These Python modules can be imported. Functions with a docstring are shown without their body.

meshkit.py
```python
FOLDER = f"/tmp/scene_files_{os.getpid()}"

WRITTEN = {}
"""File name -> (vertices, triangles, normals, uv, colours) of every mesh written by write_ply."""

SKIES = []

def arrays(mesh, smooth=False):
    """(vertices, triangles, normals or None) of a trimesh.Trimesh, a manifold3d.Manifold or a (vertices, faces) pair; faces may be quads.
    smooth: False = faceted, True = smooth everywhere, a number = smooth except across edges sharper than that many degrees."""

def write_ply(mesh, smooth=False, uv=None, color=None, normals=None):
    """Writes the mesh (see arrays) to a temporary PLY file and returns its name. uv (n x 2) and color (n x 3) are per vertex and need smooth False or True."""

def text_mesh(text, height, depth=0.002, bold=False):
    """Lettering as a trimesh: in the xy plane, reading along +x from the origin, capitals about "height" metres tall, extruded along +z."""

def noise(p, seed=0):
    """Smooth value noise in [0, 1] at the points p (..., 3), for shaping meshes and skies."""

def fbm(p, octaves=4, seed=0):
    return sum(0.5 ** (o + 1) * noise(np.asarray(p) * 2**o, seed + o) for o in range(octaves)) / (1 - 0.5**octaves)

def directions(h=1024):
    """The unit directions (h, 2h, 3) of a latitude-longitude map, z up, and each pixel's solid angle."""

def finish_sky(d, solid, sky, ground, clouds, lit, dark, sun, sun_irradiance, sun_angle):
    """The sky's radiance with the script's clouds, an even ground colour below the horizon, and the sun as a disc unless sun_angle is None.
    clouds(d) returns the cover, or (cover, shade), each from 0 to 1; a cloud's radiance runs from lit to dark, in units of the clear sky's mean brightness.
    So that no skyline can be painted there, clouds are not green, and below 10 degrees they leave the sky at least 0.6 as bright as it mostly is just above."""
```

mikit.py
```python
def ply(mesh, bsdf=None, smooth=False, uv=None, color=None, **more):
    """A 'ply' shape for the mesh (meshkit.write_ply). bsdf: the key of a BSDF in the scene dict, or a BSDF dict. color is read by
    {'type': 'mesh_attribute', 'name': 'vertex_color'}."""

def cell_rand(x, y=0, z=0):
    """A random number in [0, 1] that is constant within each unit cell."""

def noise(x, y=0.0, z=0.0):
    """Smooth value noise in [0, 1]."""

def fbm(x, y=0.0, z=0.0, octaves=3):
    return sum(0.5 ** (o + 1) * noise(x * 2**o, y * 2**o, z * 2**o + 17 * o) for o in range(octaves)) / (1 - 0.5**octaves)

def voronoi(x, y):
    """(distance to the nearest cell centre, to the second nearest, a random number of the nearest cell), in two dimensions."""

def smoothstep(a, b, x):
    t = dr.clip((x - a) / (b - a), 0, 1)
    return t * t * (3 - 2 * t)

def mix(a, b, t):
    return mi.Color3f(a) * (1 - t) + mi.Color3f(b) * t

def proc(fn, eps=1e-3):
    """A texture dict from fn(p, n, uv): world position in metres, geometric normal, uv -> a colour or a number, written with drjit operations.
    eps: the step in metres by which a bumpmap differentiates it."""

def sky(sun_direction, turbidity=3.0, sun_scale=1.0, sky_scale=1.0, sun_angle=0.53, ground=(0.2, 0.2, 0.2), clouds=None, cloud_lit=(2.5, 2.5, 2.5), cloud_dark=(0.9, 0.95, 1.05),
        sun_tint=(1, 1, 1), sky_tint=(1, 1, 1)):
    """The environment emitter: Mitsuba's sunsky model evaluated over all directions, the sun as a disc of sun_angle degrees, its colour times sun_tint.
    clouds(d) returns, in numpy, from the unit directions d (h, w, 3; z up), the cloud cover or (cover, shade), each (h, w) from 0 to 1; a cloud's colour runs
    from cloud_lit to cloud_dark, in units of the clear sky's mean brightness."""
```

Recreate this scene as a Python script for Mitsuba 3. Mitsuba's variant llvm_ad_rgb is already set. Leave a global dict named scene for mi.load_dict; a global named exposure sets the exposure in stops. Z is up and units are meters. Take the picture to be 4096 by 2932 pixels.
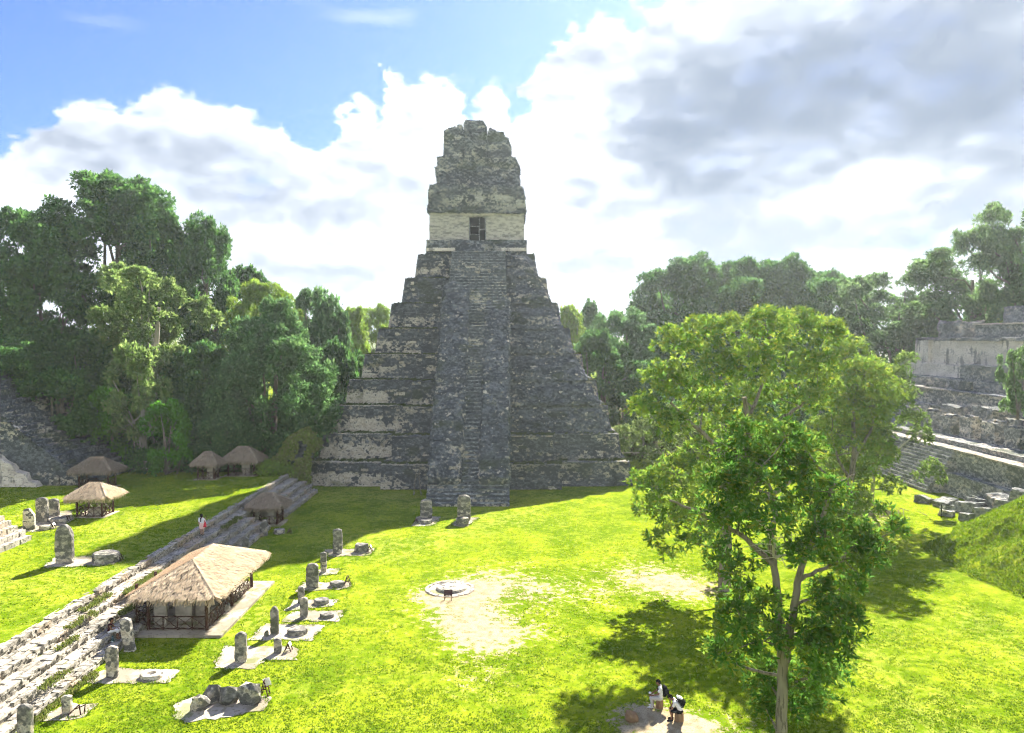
import math
import numpy as np
import trimesh
import manifold3d as m3
import drjit as dr
import mitsuba as mi
import mikit
import meshkit
from mikit import proc, noise, fbm, voronoi, cell_rand, smoothstep, mix
from shapely.geometry import Polygon

T = mi.ScalarTransform4f
scene = {'type': 'scene'}
labels = {}
exposure = 4.2

# ---------------------------------------------------------------- camera, sky, sun
EYE = [0.0, 0.0, 17.0]
PITCH = math.atan(116 / 3094)
scene['camera'] = {'type': 'perspective', 'fov': 2 * math.degrees(math.atan(2048 / 3094)), 'fov_axis': 'x', 'near_clip': 0.1, 'far_clip': 3000.0,
                   'to_world': T().look_at(origin=EYE, target=[0, math.cos(PITCH), 17 - math.sin(PITCH)], up=[0, 0, 1]),
                   'medium': {'type': 'ref', 'id': 'air'}}
SUN = np.array([0.455, 1.31, 1.0])
SUN = SUN / np.linalg.norm(SUN)

# cloud tops: azimuth (degrees right of straight ahead) -> elevation of the cumulus edge
TOP_A = np.array([-180, -120, -80, -50, -33.2, -31.8, -29.6, -27.6, -25.4, -24.6, -22.9, -21.5, -18.9, -17.1, -15.6, -13.9, -13.1, -12.0, -10.9, -10.0, -9.5, -9.3, -8.3, -6.7, -4.4, -3.6, -3.3, -3.0, -2.0, -0.8, -0.3, 0.5, 1.5, 2.5, 4.6, 6.1, 8.0, 8.8, 9.9, 11.8, 14, 20, 34, 60, 110, 180])
TOP_E = np.array([50, 46, 32, 16, 11.4, 12.6, 13.9, 14.3, 15.9, 16.6, 16.1, 15.5, 15.5, 14.5, 13.4, 12.6, 14.4, 16.5, 17.1, 16.1, 15.8, 18.7, 18.8, 18.4, 18.5, 17.0, 14.9, 17.2, 18.4, 17.7, 15.6, 16.3, 18.1, 19.2, 21.1, 22.0, 21.3, 20.6, 22.1, 23.0, 31, 40, 44, 46, 48, 50])
# (azimuth, elevation, half width, half height, strength) of grey undersides and of bright or thin places
GREY = [(20, 15.5, 13, 5.5, 1.0), (33, 13, 8, 5, .6), (-24, 9, 9, 4, .22), (27, 19, 12, 6, 0.6), (9, 14.5, 6, 3.5, 0.5), (14, 9.5, 11, 2.6, 0.45), (5.5, 5.6, 5, 1.3, 0.6), (-13, 4.4, 7, 0.9, 0.55), (-28, 12.5, 6, 2.2, 0.4), (-20, 11.5, 5, 2.5, 0.28), (-10.5, 9.6, 3.2, 2.0, 0.35), (24, 7.0, 9, 1.6, 0.35), (-17, 8, 5, 2, .2)]
BRIGHT = [(22.5, 9.8, 4.5, 1.4, 0.8), (10.5, 9.6, 2.5, 2.2, 0.5), (6, 13, 3, 2, 0.3), (3, 9, 3, 5, .4)]
GAPS = [(-16.6, 11.4, 1.0, 0.7, 0.35), (-4.0, 17.4, 0.9, 1.6, 0.5), (0.0, 17.0, 1.4, 1.5, .5), (30, 6.3, 6, .6, .25)]


def clouds(d):
    x, y, z = d[..., 0], d[..., 1], d[..., 2]
    a = np.degrees(np.arctan2(x, y))
    e = np.degrees(np.arcsin(np.clip(z, -1, 1)))
    p = np.stack([x, y, z * 1.5], -1)
    big = meshkit.fbm(p * 7.0, 4, 3) - 0.5
    mid = meshkit.fbm(p * 22.0, 5, 8) - 0.5
    fine = meshkit.fbm(p * 60.0, 4, 12) - 0.5
    wx = a + 3.0 * mid + 1.5 * fine
    top = np.interp(wx, TOP_A, TOP_E)
    puff = sum(0.5 ** k * (0.45 - np.abs(2 * meshkit.noise(p * 24.0 * 2 ** k, 40 + k) - 1)) for k in range(4))
    edge = top - e - 0.2 + 2.6 * mid + 1.6 * fine + 0.5 * big + 1.6 * puff
    cover = np.clip(edge / 0.8, 0, 1)
    cover = cover * cover * (3 - 2 * cover)
    high = np.clip((meshkit.fbm(p * np.array([3.0, 3.0, 9.0]), 5, 21) - 0.56) * 3.2, 0, 0.5)
    cover = np.maximum(cover, high * np.clip((e - 14) / 8, 0, 1))

    def blobs(lst, wob):
        t = 0
        for (ba, be, wa, we, s) in lst:
            t = t + s * np.exp(-(((a - ba + 6 * wob * mid + 6 * big) / wa) ** 2 + ((e - be + 3 * wob * mid + 3 * big) / we) ** 2))
        return t

    gaps = blobs(GAPS, 1.0)
    cover = np.clip(cover - gaps * (0.75 + 1.2 * fine), 0, 1)
    # billows: the noise a little nearer the light, against the noise here, tells lit from shaded flanks
    q = p + 0.020 * SUN
    lit = meshkit.fbm(q * 16.0, 5, 8) - meshkit.fbm(p * 16.0, 5, 8)
    shade = blobs(GREY, 1.0) - 0.9 * blobs(BRIGHT, 1.0) + 0.36 + 0.9 * mid + 0.9 * big + 0.30 * fine + 1.3 * lit - 0.42 * puff
    rim = np.clip(1 - edge / 3.0, 0, 1)
    shade = shade - 0.35 * rim
    return cover * (1 - 0.10 * np.clip(-mid * 4, 0, 1)), np.tanh(np.clip(shade, 0, 3) * 0.95)


scene['sky'] = mikit.sky(SUN, turbidity=3.0, sun_scale=1.0, sky_scale=1.0, ground=(0.12, 0.14, 0.06), clouds=clouds,
                         cloud_lit=(2.9, 3.1, 3.4), cloud_dark=(0.60, 0.78, 1.10), sky_tint=(0.175, 0.215, 0.43), sun_tint=(0.86, 1.0, 1.25))

# ---------------------------------------------------------------- air
HAZE_DENSITY = 0.00020
scene['air'] = {'type': 'homogeneous', 'albedo': {'type': 'rgb', 'value': [0.84, 0.93, 0.99]}, 'sigma_t': HAZE_DENSITY,
                'phase': {'type': 'hg', 'g': 0.5}}
# ---------------------------------------------------------------- mesh tools
def R(seed):
    return np.random.default_rng(seed)


def nrm(v):
    v = np.asarray(v, float)
    return v / (np.linalg.norm(v, axis=-1, keepdims=True) + 1e-12)


BOXF = np.array([[0, 2, 1], [0, 3, 2], [4, 5, 6], [4, 6, 7], [0, 1, 5], [0, 5, 4], [1, 2, 6], [1, 6, 5], [2, 3, 7], [2, 7, 6], [3, 0, 4], [3, 4, 7]])


class MB:
    """Collects vertices, triangles and per-vertex colours of one mesh."""

    def __init__(self):
        self.V, self.F, self.C, self.n = [], [], [], 0

    def add(self, v, f, c=None):
        v = np.asarray(v, float).reshape(-1, 3)
        self.V.append(v)
        self.F.append(np.asarray(f, int) + self.n)
        self.C.append(np.broadcast_to(np.asarray(c if c is not None else [1, 1, 1], float), (len(v), 3)))
        self.n += len(v)
        return self

    def many(self, vs, f, cs=None):
        """vs (k, m, 3): k copies of the triangles f on m vertices; cs (k, 3)."""
        k, m = vs.shape[:2]
        ff = (f[None] + (np.arange(k) * m)[:, None, None]).reshape(-1, 3)
        c = np.repeat(cs, m, 0) if cs is not None else None
        return self.add(vs.reshape(-1, 3), ff, c)

    def tm(self, t, c=None):
        return self.add(t.vertices, t.faces, c)

    def box(self, lo, hi, c=None):
        return self.add(box8(lo, hi), BOXF, c)

    def bar(self, p, q, w, h=None, c=None):
        return self.add(bar8(p, q, w, h or w), BOXF, c)

    def tube(self, pts, rad, sides=7, c=None):
        v, f = tube(pts, rad, sides)
        return self.add(v, f, c)

    def get(self):
        return np.vstack(self.V), np.vstack(self.F)

    def col(self):
        return np.vstack(self.C)


def box8(lo, hi):
    (a, b, c), (d, e, f) = lo, hi
    return np.array([[a, b, c], [d, b, c], [d, e, c], [a, e, c], [a, b, f], [d, b, f], [d, e, f], [a, e, f]], float)


def bar8(p, q, w, h):
    p, q = np.asarray(p, float), np.asarray(q, float)
    d = nrm(q - p)
    u = nrm(np.cross(d, [0, 0, 1] if abs(d[2]) < 0.9 else [0, 1, 0]))
    v = np.cross(u, d)
    u, v = u * w / 2, v * h / 2
    return np.array([p - u - v, p + u - v, p + u + v, p - u + v, q - u - v, q + u - v, q + u + v, q - u + v])


def tube(pts, rad, sides=7):
    pts = np.asarray(pts, float)
    rad = np.broadcast_to(np.asarray(rad, float), (len(pts),))
    d = nrm(np.gradient(pts, axis=0))
    ref = np.array([0.31, 0.2, 0.93]) if abs(d[0, 2]) < 0.8 else np.array([1.0, 0.1, 0])
    u = nrm(np.cross(d, ref))
    v = np.cross(d, u)
    t = np.arange(sides) * 2 * np.pi / sides
    ring = pts[:, None] + rad[:, None, None] * (np.cos(t)[None, :, None] * u[:, None] + np.sin(t)[None, :, None] * v[:, None])
    n = len(pts)
    i, j = np.meshgrid(np.arange(n - 1), np.arange(sides), indexing='ij')
    a, b = i * sides + j, i * sides + (j + 1) % sides
    f = np.concatenate([np.stack([a, b, b + sides], -1).reshape(-1, 3), np.stack([a, b + sides, a + sides], -1).reshape(-1, 3)])
    k = np.arange(1, sides - 1)
    cap = np.stack([k * 0, k + 1, k], 1)
    cap2 = np.stack([k * 0, k, k + 1], 1) + (n - 1) * sides
    return ring.reshape(-1, 3), np.vstack([f, cap, cap2])


def grid(P):
    """Triangles of a (n, m, 3) grid of points."""
    n, m = P.shape[:2]
    i, j = np.meshgrid(np.arange(n - 1), np.arange(m - 1), indexing='ij')
    a = i * m + j
    f = np.concatenate([np.stack([a, a + m, a + m + 1], -1).reshape(-1, 3), np.stack([a, a + m + 1, a + 1], -1).reshape(-1, 3)])
    return P.reshape(-1, 3), f


def rough(mesh, edge, amp, freq, seed, keep=None, sharp=0.35):
    """A trimesh subdivided to short edges and pushed about by noise, as old masonry is."""
    v, f = trimesh.remesh.subdivide_to_size(mesh.vertices, mesh.faces, edge, max_iter=14)
    t = trimesh.Trimesh(v, f, process=True)
    t.merge_vertices()
    p = np.array(t.vertices)
    d = np.stack([meshkit.fbm(p * freq + 11.3 * k, 3, seed + k) - 0.5 for k in range(3)], -1) * 2 * amp
    d += np.stack([meshkit.noise(p * freq * 5 + 7.1 * k, seed + 9 + k) - 0.5 for k in range(3)], -1) * 2 * amp * sharp
    if keep is not None:
        d *= keep(p)[:, None]
    return trimesh.Trimesh(p + d, t.faces, process=False)


def tbox(lo, hi):
    lo, hi = np.asarray(lo, float), np.asarray(hi, float)
    b = trimesh.creation.box(hi - lo)
    b.apply_translation((lo + hi) / 2)
    return b


def jbox(lo, hi, rng, j=0.015):
    return box8(lo, hi) + rng.uniform(-j, j, (8, 3))


def face_blocks(o, u, v, n, W, H, ch, ln, rng, proud=0.0, back=0.18, gap=0.035, jn=0.03, lost=0.03):
    """Courses of blocks on a face: o its lower corner, u along, v up, n outwards. Returns (k, 8, 3)."""
    o, u, v, n = (np.asarray(a, float) for a in (o, u, v, n))
    out, z = [], 0.0
    rows = max(1, int(round(H / ch)))
    hs = rng.uniform(0.8, 1.2, rows)
    hs *= H / hs.sum()
    for h in hs:
        s = -rng.uniform(0, ln)
        while s < W:
            l = ln * rng.uniform(0.6, 1.5)
            a, b = max(s, 0), min(s + l, W)
            s += l
            if b - a < 0.12:
                continue
            pr = proud + rng.normal(0, jn)
            if rng.random() < lost:
                pr -= 0.1
            g = gap / 2
            q = np.array([[a + g, z + g], [b - g, z + g], [b - g, z + h - g], [a + g, z + h - g]]) + rng.uniform(-0.014, 0.014, (4, 2))
            lo = [o + u * x + v * y - n * back for x, y in q]
            hi = [o + u * x + v * y + n * (pr + rng.uniform(-0.012, 0.012)) for x, y in q]
            out.append(lo + hi)
        z += h
    return np.array(out) if out else np.zeros((0, 8, 3))


def stones(pts, normals, size, rng, flat=0.6):
    """Loose rubble: skewed boxes (k, 8, 3) at pts, lying along the surface."""
    k = len(pts)
    s = size * rng.uniform(0.55, 1.4, (k, 1))
    u = nrm(np.cross(normals, np.array([0, 0, 1.0])) + 1e-6)
    v = np.cross(normals, u)
    th = rng.normal(0, 0.35, k)
    uu = u * np.cos(th)[:, None] + v * np.sin(th)[:, None]
    vv = -u * np.sin(th)[:, None] + v * np.cos(th)[:, None]
    base = np.array([[-1, -1, -1], [1, -1, -1], [1, 1, -1], [-1, 1, -1], [-1, -1, 1], [1, -1, 1], [1, 1, 1], [-1, 1, 1]], float)
    loc = base[None] * np.array([1, flat, 0.5])[None, None] * (1 + rng.uniform(-0.25, 0.25, (k, 8, 3)))
    loc = loc * (s / 2)[:, None]
    return pts[:, None] + loc[..., :1] * uu[:, None] + loc[..., 1:2] * vv[:, None] + loc[..., 2:] * normals[:, None]


# ---------------------------------------------------------------- scene tools
def numbered(key):
    if key not in USED:
        USED.add(key)
        return key
    i = 1
    while f'{key}_{i:03d}' in USED:
        i += 1
    USED.add(f'{key}_{i:03d}')
    return f'{key}_{i:03d}'


USED = set()


def tag(key, label=None, cat=None, group=None, kind=None):
    d = labels.setdefault(key, {})
    for k, x in (('label', label), ('category', cat), ('group', group), ('kind', kind)):
        if x:
            d[k] = x
    return key


def thing(name, label, cat, group=None):
    return tag(numbered(name), label, cat, group)


def put(name, mesh, bsdf, parent=None, smooth=False, color=None, to_world=None):
    key = numbered(f'{parent}__{name}' if parent else name)
    if isinstance(mesh, MB):
        color = mesh.col() if color is True else color
        mesh = mesh.get()
    scene[key] = mikit.ply(mesh, bsdf, smooth=smooth, color=color)
    if to_world is not None:
        scene[key]['to_world'] = to_world
    return key


def one(name, mesh, bsdf, label, cat, group=None, smooth=False, color=None):
    return tag(put(name, mesh, bsdf, None, smooth, color), label, cat, group)


def struct(name, mesh, bsdf, smooth=False):
    return tag(put(name, mesh, bsdf, None, smooth), kind='structure')


def fmap(fn, eps=1e-3):
    return proc(lambda p, n, uv: fn(p, n), eps)


def diffuse(name, fn):
    scene[name] = {'type': 'twosided', 'b': {'type': 'diffuse', 'reflectance': fn if isinstance(fn, dict) else {'type': 'rgb', 'value': list(fn)}}}


def glossy(name, fn, rough_=0.5, spec=0.5):
    scene[name] = {'type': 'twosided', 'b': {'type': 'principled', 'base_color': fn if isinstance(fn, dict) else {'type': 'rgb', 'value': list(fn)}, 'roughness': rough_, 'specular': spec}}


VC = {'type': 'mesh_attribute', 'name': 'vertex_color'}

# ---------------------------------------------------------------- materials
BARE = [(-4.0, 50.6, 2.6, 1.0), (-3.0, 46.0, 2.6, 1.0), (-1.8, 42.5, 2.4, 0.75), (-1.0, 53.0, 4.5, 0.75), (3.5, 50.0, 4.0, 0.35), (9.5, 55.0, 4.5, 0.68), (11.8, 51.5, 3.2, 0.66), (6.2, 33.4, 1.9, 1.25), (7.3, 33.2, 1.3, 0.9), (10.0, 32.0, 3, 0.7),
        (-1.5, 38.0, 2.5, 0.45), (1.0, 44.0, 3.0, 0.4), (33.0, 73.0, 4.0, 0.8), (28.0, 99, 3.5, 0.9), (25.5, 92, 4, 0.6)]


def bare_np(x, y):
    t = 0
    for (a, b, r, s) in BARE:
        t = t + s * np.exp(-(((x - a) ** 2 + (y - b) ** 2) / (r * r)))
    p = np.stack([x, y, x * 0], -1)
    return t + 0.9 * (meshkit.fbm(p * 0.55, 4, 5) - 0.5)


def lawn_fn(p, n):
    x, y = p.x, p.y
    t = mi.Float(0)
    for (a, b, r, s) in BARE:
        t = t + s * dr.exp(-(dr.square(x - a) + dr.square(y - b)) / (r * r))
    f1 = fbm(x * 0.5, y * 0.5, 3.0, 4)
    f2 = fbm(x * 3.2, y * 3.2, 1.0, 3)
    f3 = noise(x * 14, y * 14, 2.0)
    sp = noise(x * 31, y * 31, 5.0)
    g = mix((0.097, 0.160, 0.005), (0.212, 0.260, 0.012), smoothstep(0.3, 0.7, f1 * 0.6 + f2 * 0.4))
    g = mix(g, (0.245, 0.285, 0.035), smoothstep(0.5, 0.78, f2 * 0.55 + f3 * 0.45) * 0.7)
    g = mix(g, (0.30, 0.32, 0.07), smoothstep(0.48, 0.72, fbm(x * 0.11 + 4, y * 0.11, 7.0, 4)) * smoothstep(0.35, 0.6, f2) * 0.3)
    g = mix(g, (0.045, 0.080, 0.006), smoothstep(0.60, 0.82, sp * 0.6 + f3 * 0.4) * 0.8)
    soil = mix((0.27, 0.215, 0.13), (0.36, 0.30, 0.20), smoothstep(0.3, 0.7, f2))
    soil = mix(soil, (0.16, 0.125, 0.08), smoothstep(0.62, 0.8, sp) * 0.6)
    m = smoothstep(0.50, 0.92, t + 1.0 * (f2 - 0.5) + 0.6 * (f1 - 0.5) + 0.5 * (f3 - 0.5) + 0.3 * (sp - 0.5))
    return mix(g, soil, m)


diffuse('lawn_mat', fmap(lawn_fn))


def litter_fn(p, n):
    f = fbm(p.x * 1.3, p.y * 1.3, 0.0, 4)
    s = noise(p.x * 9, p.y * 9, 4.0)
    return mix(mix((0.035, 0.05, 0.012), (0.09, 0.07, 0.04), smoothstep(0.35, 0.65, f)), (0.16, 0.13, 0.08), smoothstep(0.65, 0.85, s) * 0.6)


diffuse('litter_mat', fmap(litter_fn))


def pad_fn(p, n):
    f = fbm(p.x * 1.1, p.y * 1.1, p.z, 4)
    s = fbm(p.x * 7, p.y * 7, p.z, 2)
    c = mix((0.25, 0.215, 0.165), (0.41, 0.365, 0.30), smoothstep(0.3, 0.65, f))
    c = mix(c, (0.20, 0.175, 0.12), smoothstep(0.58, 0.75, s) * 0.65)
    return mix(c, (0.12, 0.15, 0.03), smoothstep(0.60, 0.72, fbm(p.x * 0.8 + 9, p.y * 0.8, 1.0, 4)) * 0.6)


diffuse('pad_mat', fmap(pad_fn))
TIER_Z = [0.0, 2.75, 5.73, 8.85, 11.8, 14.9, 18.1, 21.4, 24.85, 28.2]


def old_stone(dark, mid, cream, lo, shift, tiers=False, black=0.75):
    def fn(p, n):
        x, y, z = p.x, p.y, p.z
        big = fbm(x * 0.22 + shift, y * 0.22, z * 0.42, 4)
        med = fbm(x * 0.9, y * 0.9 + shift, z * 1.3, 4)
        fin = fbm(x * 4.2 + shift, y * 4.2, z * 4.2, 3)
        drip = fbm(x * 2.6, y * 2.6 + shift, z * 0.5, 3)
        gr = noise(x * 16, y * 16, z * 16)
        c = mix(dark, mid, smoothstep(0.42, 0.62, med * 0.35 + fin * 0.65))
        k = 0.32 * big + 0.22 * med + 0.14 * drip + 0.32 * fin
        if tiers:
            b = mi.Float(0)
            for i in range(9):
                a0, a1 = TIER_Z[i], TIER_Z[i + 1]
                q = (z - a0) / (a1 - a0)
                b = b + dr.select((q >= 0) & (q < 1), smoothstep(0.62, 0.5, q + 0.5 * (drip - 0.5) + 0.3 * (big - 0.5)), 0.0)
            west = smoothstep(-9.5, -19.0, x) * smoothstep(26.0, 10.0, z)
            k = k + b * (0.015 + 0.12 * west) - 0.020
        m = smoothstep(lo, lo + 0.05, k)
        c = mix(c, mix(cream, (cream[0] * 0.72, cream[1] * 0.68, cream[2] * 0.62), smoothstep(0.45, 0.7, fin)), m)
        c = mix(c, (0.030, 0.032, 0.033), smoothstep(0.58, 0.74, drip * 0.5 + fin * 0.5) * black)
        c = mix(c, (0.05, 0.065, 0.02), smoothstep(0.60, 0.70, fbm(x * 0.35, y * 0.35 + 5, z * 0.5 + shift, 4)) * 0.45)
        return c * (0.72 + 0.56 * gr)
    return fmap(fn)


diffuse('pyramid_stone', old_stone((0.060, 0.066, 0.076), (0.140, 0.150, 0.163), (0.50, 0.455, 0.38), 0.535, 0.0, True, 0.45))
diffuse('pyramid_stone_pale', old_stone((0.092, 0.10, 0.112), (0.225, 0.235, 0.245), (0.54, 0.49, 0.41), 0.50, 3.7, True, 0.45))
diffuse('worn_stone', old_stone((0.10, 0.11, 0.122), (0.28, 0.295, 0.305), (0.52, 0.48, 0.41), 0.56, 9.3))
diffuse('rubble_stone', old_stone((0.060, 0.066, 0.076), (0.150, 0.161, 0.175), (0.50, 0.455, 0.39), 0.57, 8.1, False, 0.45))
diffuse('comb_stone', old_stone((0.052, 0.060, 0.072), (0.20, 0.215, 0.235), (0.46, 0.45, 0.42), 0.535, 5.3))
diffuse('palace_stone', old_stone((0.14, 0.145, 0.14), (0.34, 0.335, 0.315), (0.60, 0.55, 0.48), 0.53, 2.1, False, 0.5))
diffuse('stela_stone', old_stone((0.125, 0.12, 0.108), (0.30, 0.28, 0.245), (0.60, 0.55, 0.46), 0.525, 4.4, False, 0.4))


def step_fn(p, n):
    f = fbm(p.x * 0.9, p.y * 0.9, p.z * 1.5, 4)
    s = fbm(p.x * 5, p.y * 5, p.z * 5, 3)
    gr = noise(p.x * 18, p.y * 18, p.z * 18)
    c = mix((0.25, 0.23, 0.195), (0.45, 0.415, 0.355), smoothstep(0.32, 0.62, f * 0.5 + s * 0.5))
    c = mix(c, (0.40, 0.29, 0.18), smoothstep(0.55, 0.68, fbm(p.x * 0.7 + 3, p.y * 0.7, 2.0, 4)) * 0.45)
    c = mix(c, (0.085, 0.082, 0.07), smoothstep(0.52, 0.64, s) * 0.75)
    return c * (0.75 + 0.5 * gr)


diffuse('step_stone', fmap(step_fn))


def plaster_fn(p, n):
    f = fbm(p.x * 0.5, p.y * 0.5, p.z * 0.8, 4)
    s = fbm(p.x * 3.3, p.y * 3.3, p.z * 5.0, 4)
    d = fbm(p.x * 1.9, p.y * 1.9, p.z * 0.3, 4)
    c = mix((0.52, 0.465, 0.39), (0.72, 0.655, 0.565), smoothstep(0.3, 0.6, s * 0.5 + f * 0.5))
    c = mix(c, (0.20, 0.185, 0.16), smoothstep(0.56, 0.70, s) * 0.6)
    return mix(c, (0.10, 0.10, 0.095), smoothstep(0.55, 0.66, d * 0.65 + f * 0.35) * 0.7)


diffuse('plaster_mat', fmap(plaster_fn))
diffuse('shrine_plaster', fmap(lambda p, n: mix(mix((0.30, 0.275, 0.24), (0.45, 0.42, 0.37), smoothstep(0.3, 0.62, fbm(p.x * 2.6, p.y, p.z * 4.5, 4))), (0.15, 0.145, 0.14), smoothstep(0.56, 0.72, fbm(p.x * 1.3 + 5, p.y, p.z * 2.2, 4)) * 0.7)))
diffuse('plaster_clean', fmap(lambda p, n: mix((0.40, 0.36, 0.30), (0.56, 0.51, 0.44), smoothstep(0.3, 0.65, fbm(p.x * 3, p.y * 3, p.z * 5, 4)))))
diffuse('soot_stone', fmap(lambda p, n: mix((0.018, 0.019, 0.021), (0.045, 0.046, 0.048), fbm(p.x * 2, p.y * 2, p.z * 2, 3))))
diffuse('moss_mat', fmap(lambda p, n: mix((0.030, 0.042, 0.012), (0.085, 0.105, 0.028), fbm(p.x * 4, p.y * 4, p.z * 4, 3))))
glossy('wood_mat', fmap(lambda p, n: mix((0.030, 0.012, 0.008), (0.075, 0.030, 0.020), fbm(p.x * 9, p.y * 9, p.z * 1.6, 3))), 0.6, 0.3)
diffuse('stump_mat', fmap(lambda p, n: mix((0.16, 0.10, 0.06), (0.34, 0.22, 0.13), fbm(p.x * 12, p.y * 12, p.z * 3, 3))))
diffuse('bark_mat', fmap(lambda p, n: mix(mix((0.14, 0.12, 0.09), (0.29, 0.26, 0.205), fbm(p.x * 7, p.y * 7, p.z * 1.4, 4)), (0.08, 0.065, 0.05), smoothstep(0.55, 0.7, fbm(p.x * 14, p.y * 14, p.z * 2.2, 2)) * 0.7)))
diffuse('pale_bark', fmap(lambda p, n: mix((0.34, 0.31, 0.25), (0.52, 0.48, 0.41), fbm(p.x * 3, p.y * 3, p.z * 2, 3))))
diffuse('tinted', VC)
scene['leaf_mat'] = {'type': 'principledthin', 'base_color': VC, 'roughness': 0.6, 'eta': 1.25, 'spec_trans': 0.0, 'diff_trans': 1.0}
scene['grass_mat'] = {'type': 'principledthin', 'base_color': VC, 'roughness': 0.7, 'eta': 1.2, 'spec_trans': 0.0, 'diff_trans': 0.9}
scene['thatch_mat'] = {'type': 'principledthin', 'base_color': VC, 'roughness': 0.6, 'eta': 1.3, 'spec_trans': 0.0, 'diff_trans': 0.75}
diffuse('skin_mat', fmap(lambda p, n: mix((0.20, 0.105, 0.065), (0.26, 0.14, 0.09), noise(p.x * 30, p.y * 30, p.z * 30))))
diffuse('skin_light', (0.40, 0.24, 0.17))
diffuse('white_cloth', fmap(lambda p, n: mix((0.66, 0.66, 0.67), (0.76, 0.76, 0.77), fbm(p.x * 14, p.y * 14, p.z * 14, 2))))
diffuse('grey_cloth', (0.50, 0.49, 0.46))
diffuse('black_cloth', (0.018, 0.018, 0.022))
diffuse('dark_red_cloth', (0.05, 0.012, 0.018))
diffuse('pink_cloth', fmap(lambda p, n: mix((0.72, 0.42, 0.38), (0.80, 0.60, 0.56), noise(p.x * 40, p.y * 40, p.z * 40))))
glossy('red_leather', (0.55, 0.012, 0.035), 0.45)
diffuse('teal_cloth', fmap(lambda p, n: mix((0.03, 0.07, 0.075), (0.42, 0.46, 0.45), smoothstep(0.5, 0.6, fbm(p.x * 13, p.y * 13, p.z * 13, 2)))))
diffuse('hair_mat', (0.010, 0.008, 0.008))
glossy('metal_grey', (0.30, 0.31, 0.32), 0.5)
glossy('metal_black', (0.015, 0.015, 0.016), 0.5)
diffuse('panel_white', (0.72, 0.70, 0.66))
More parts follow.
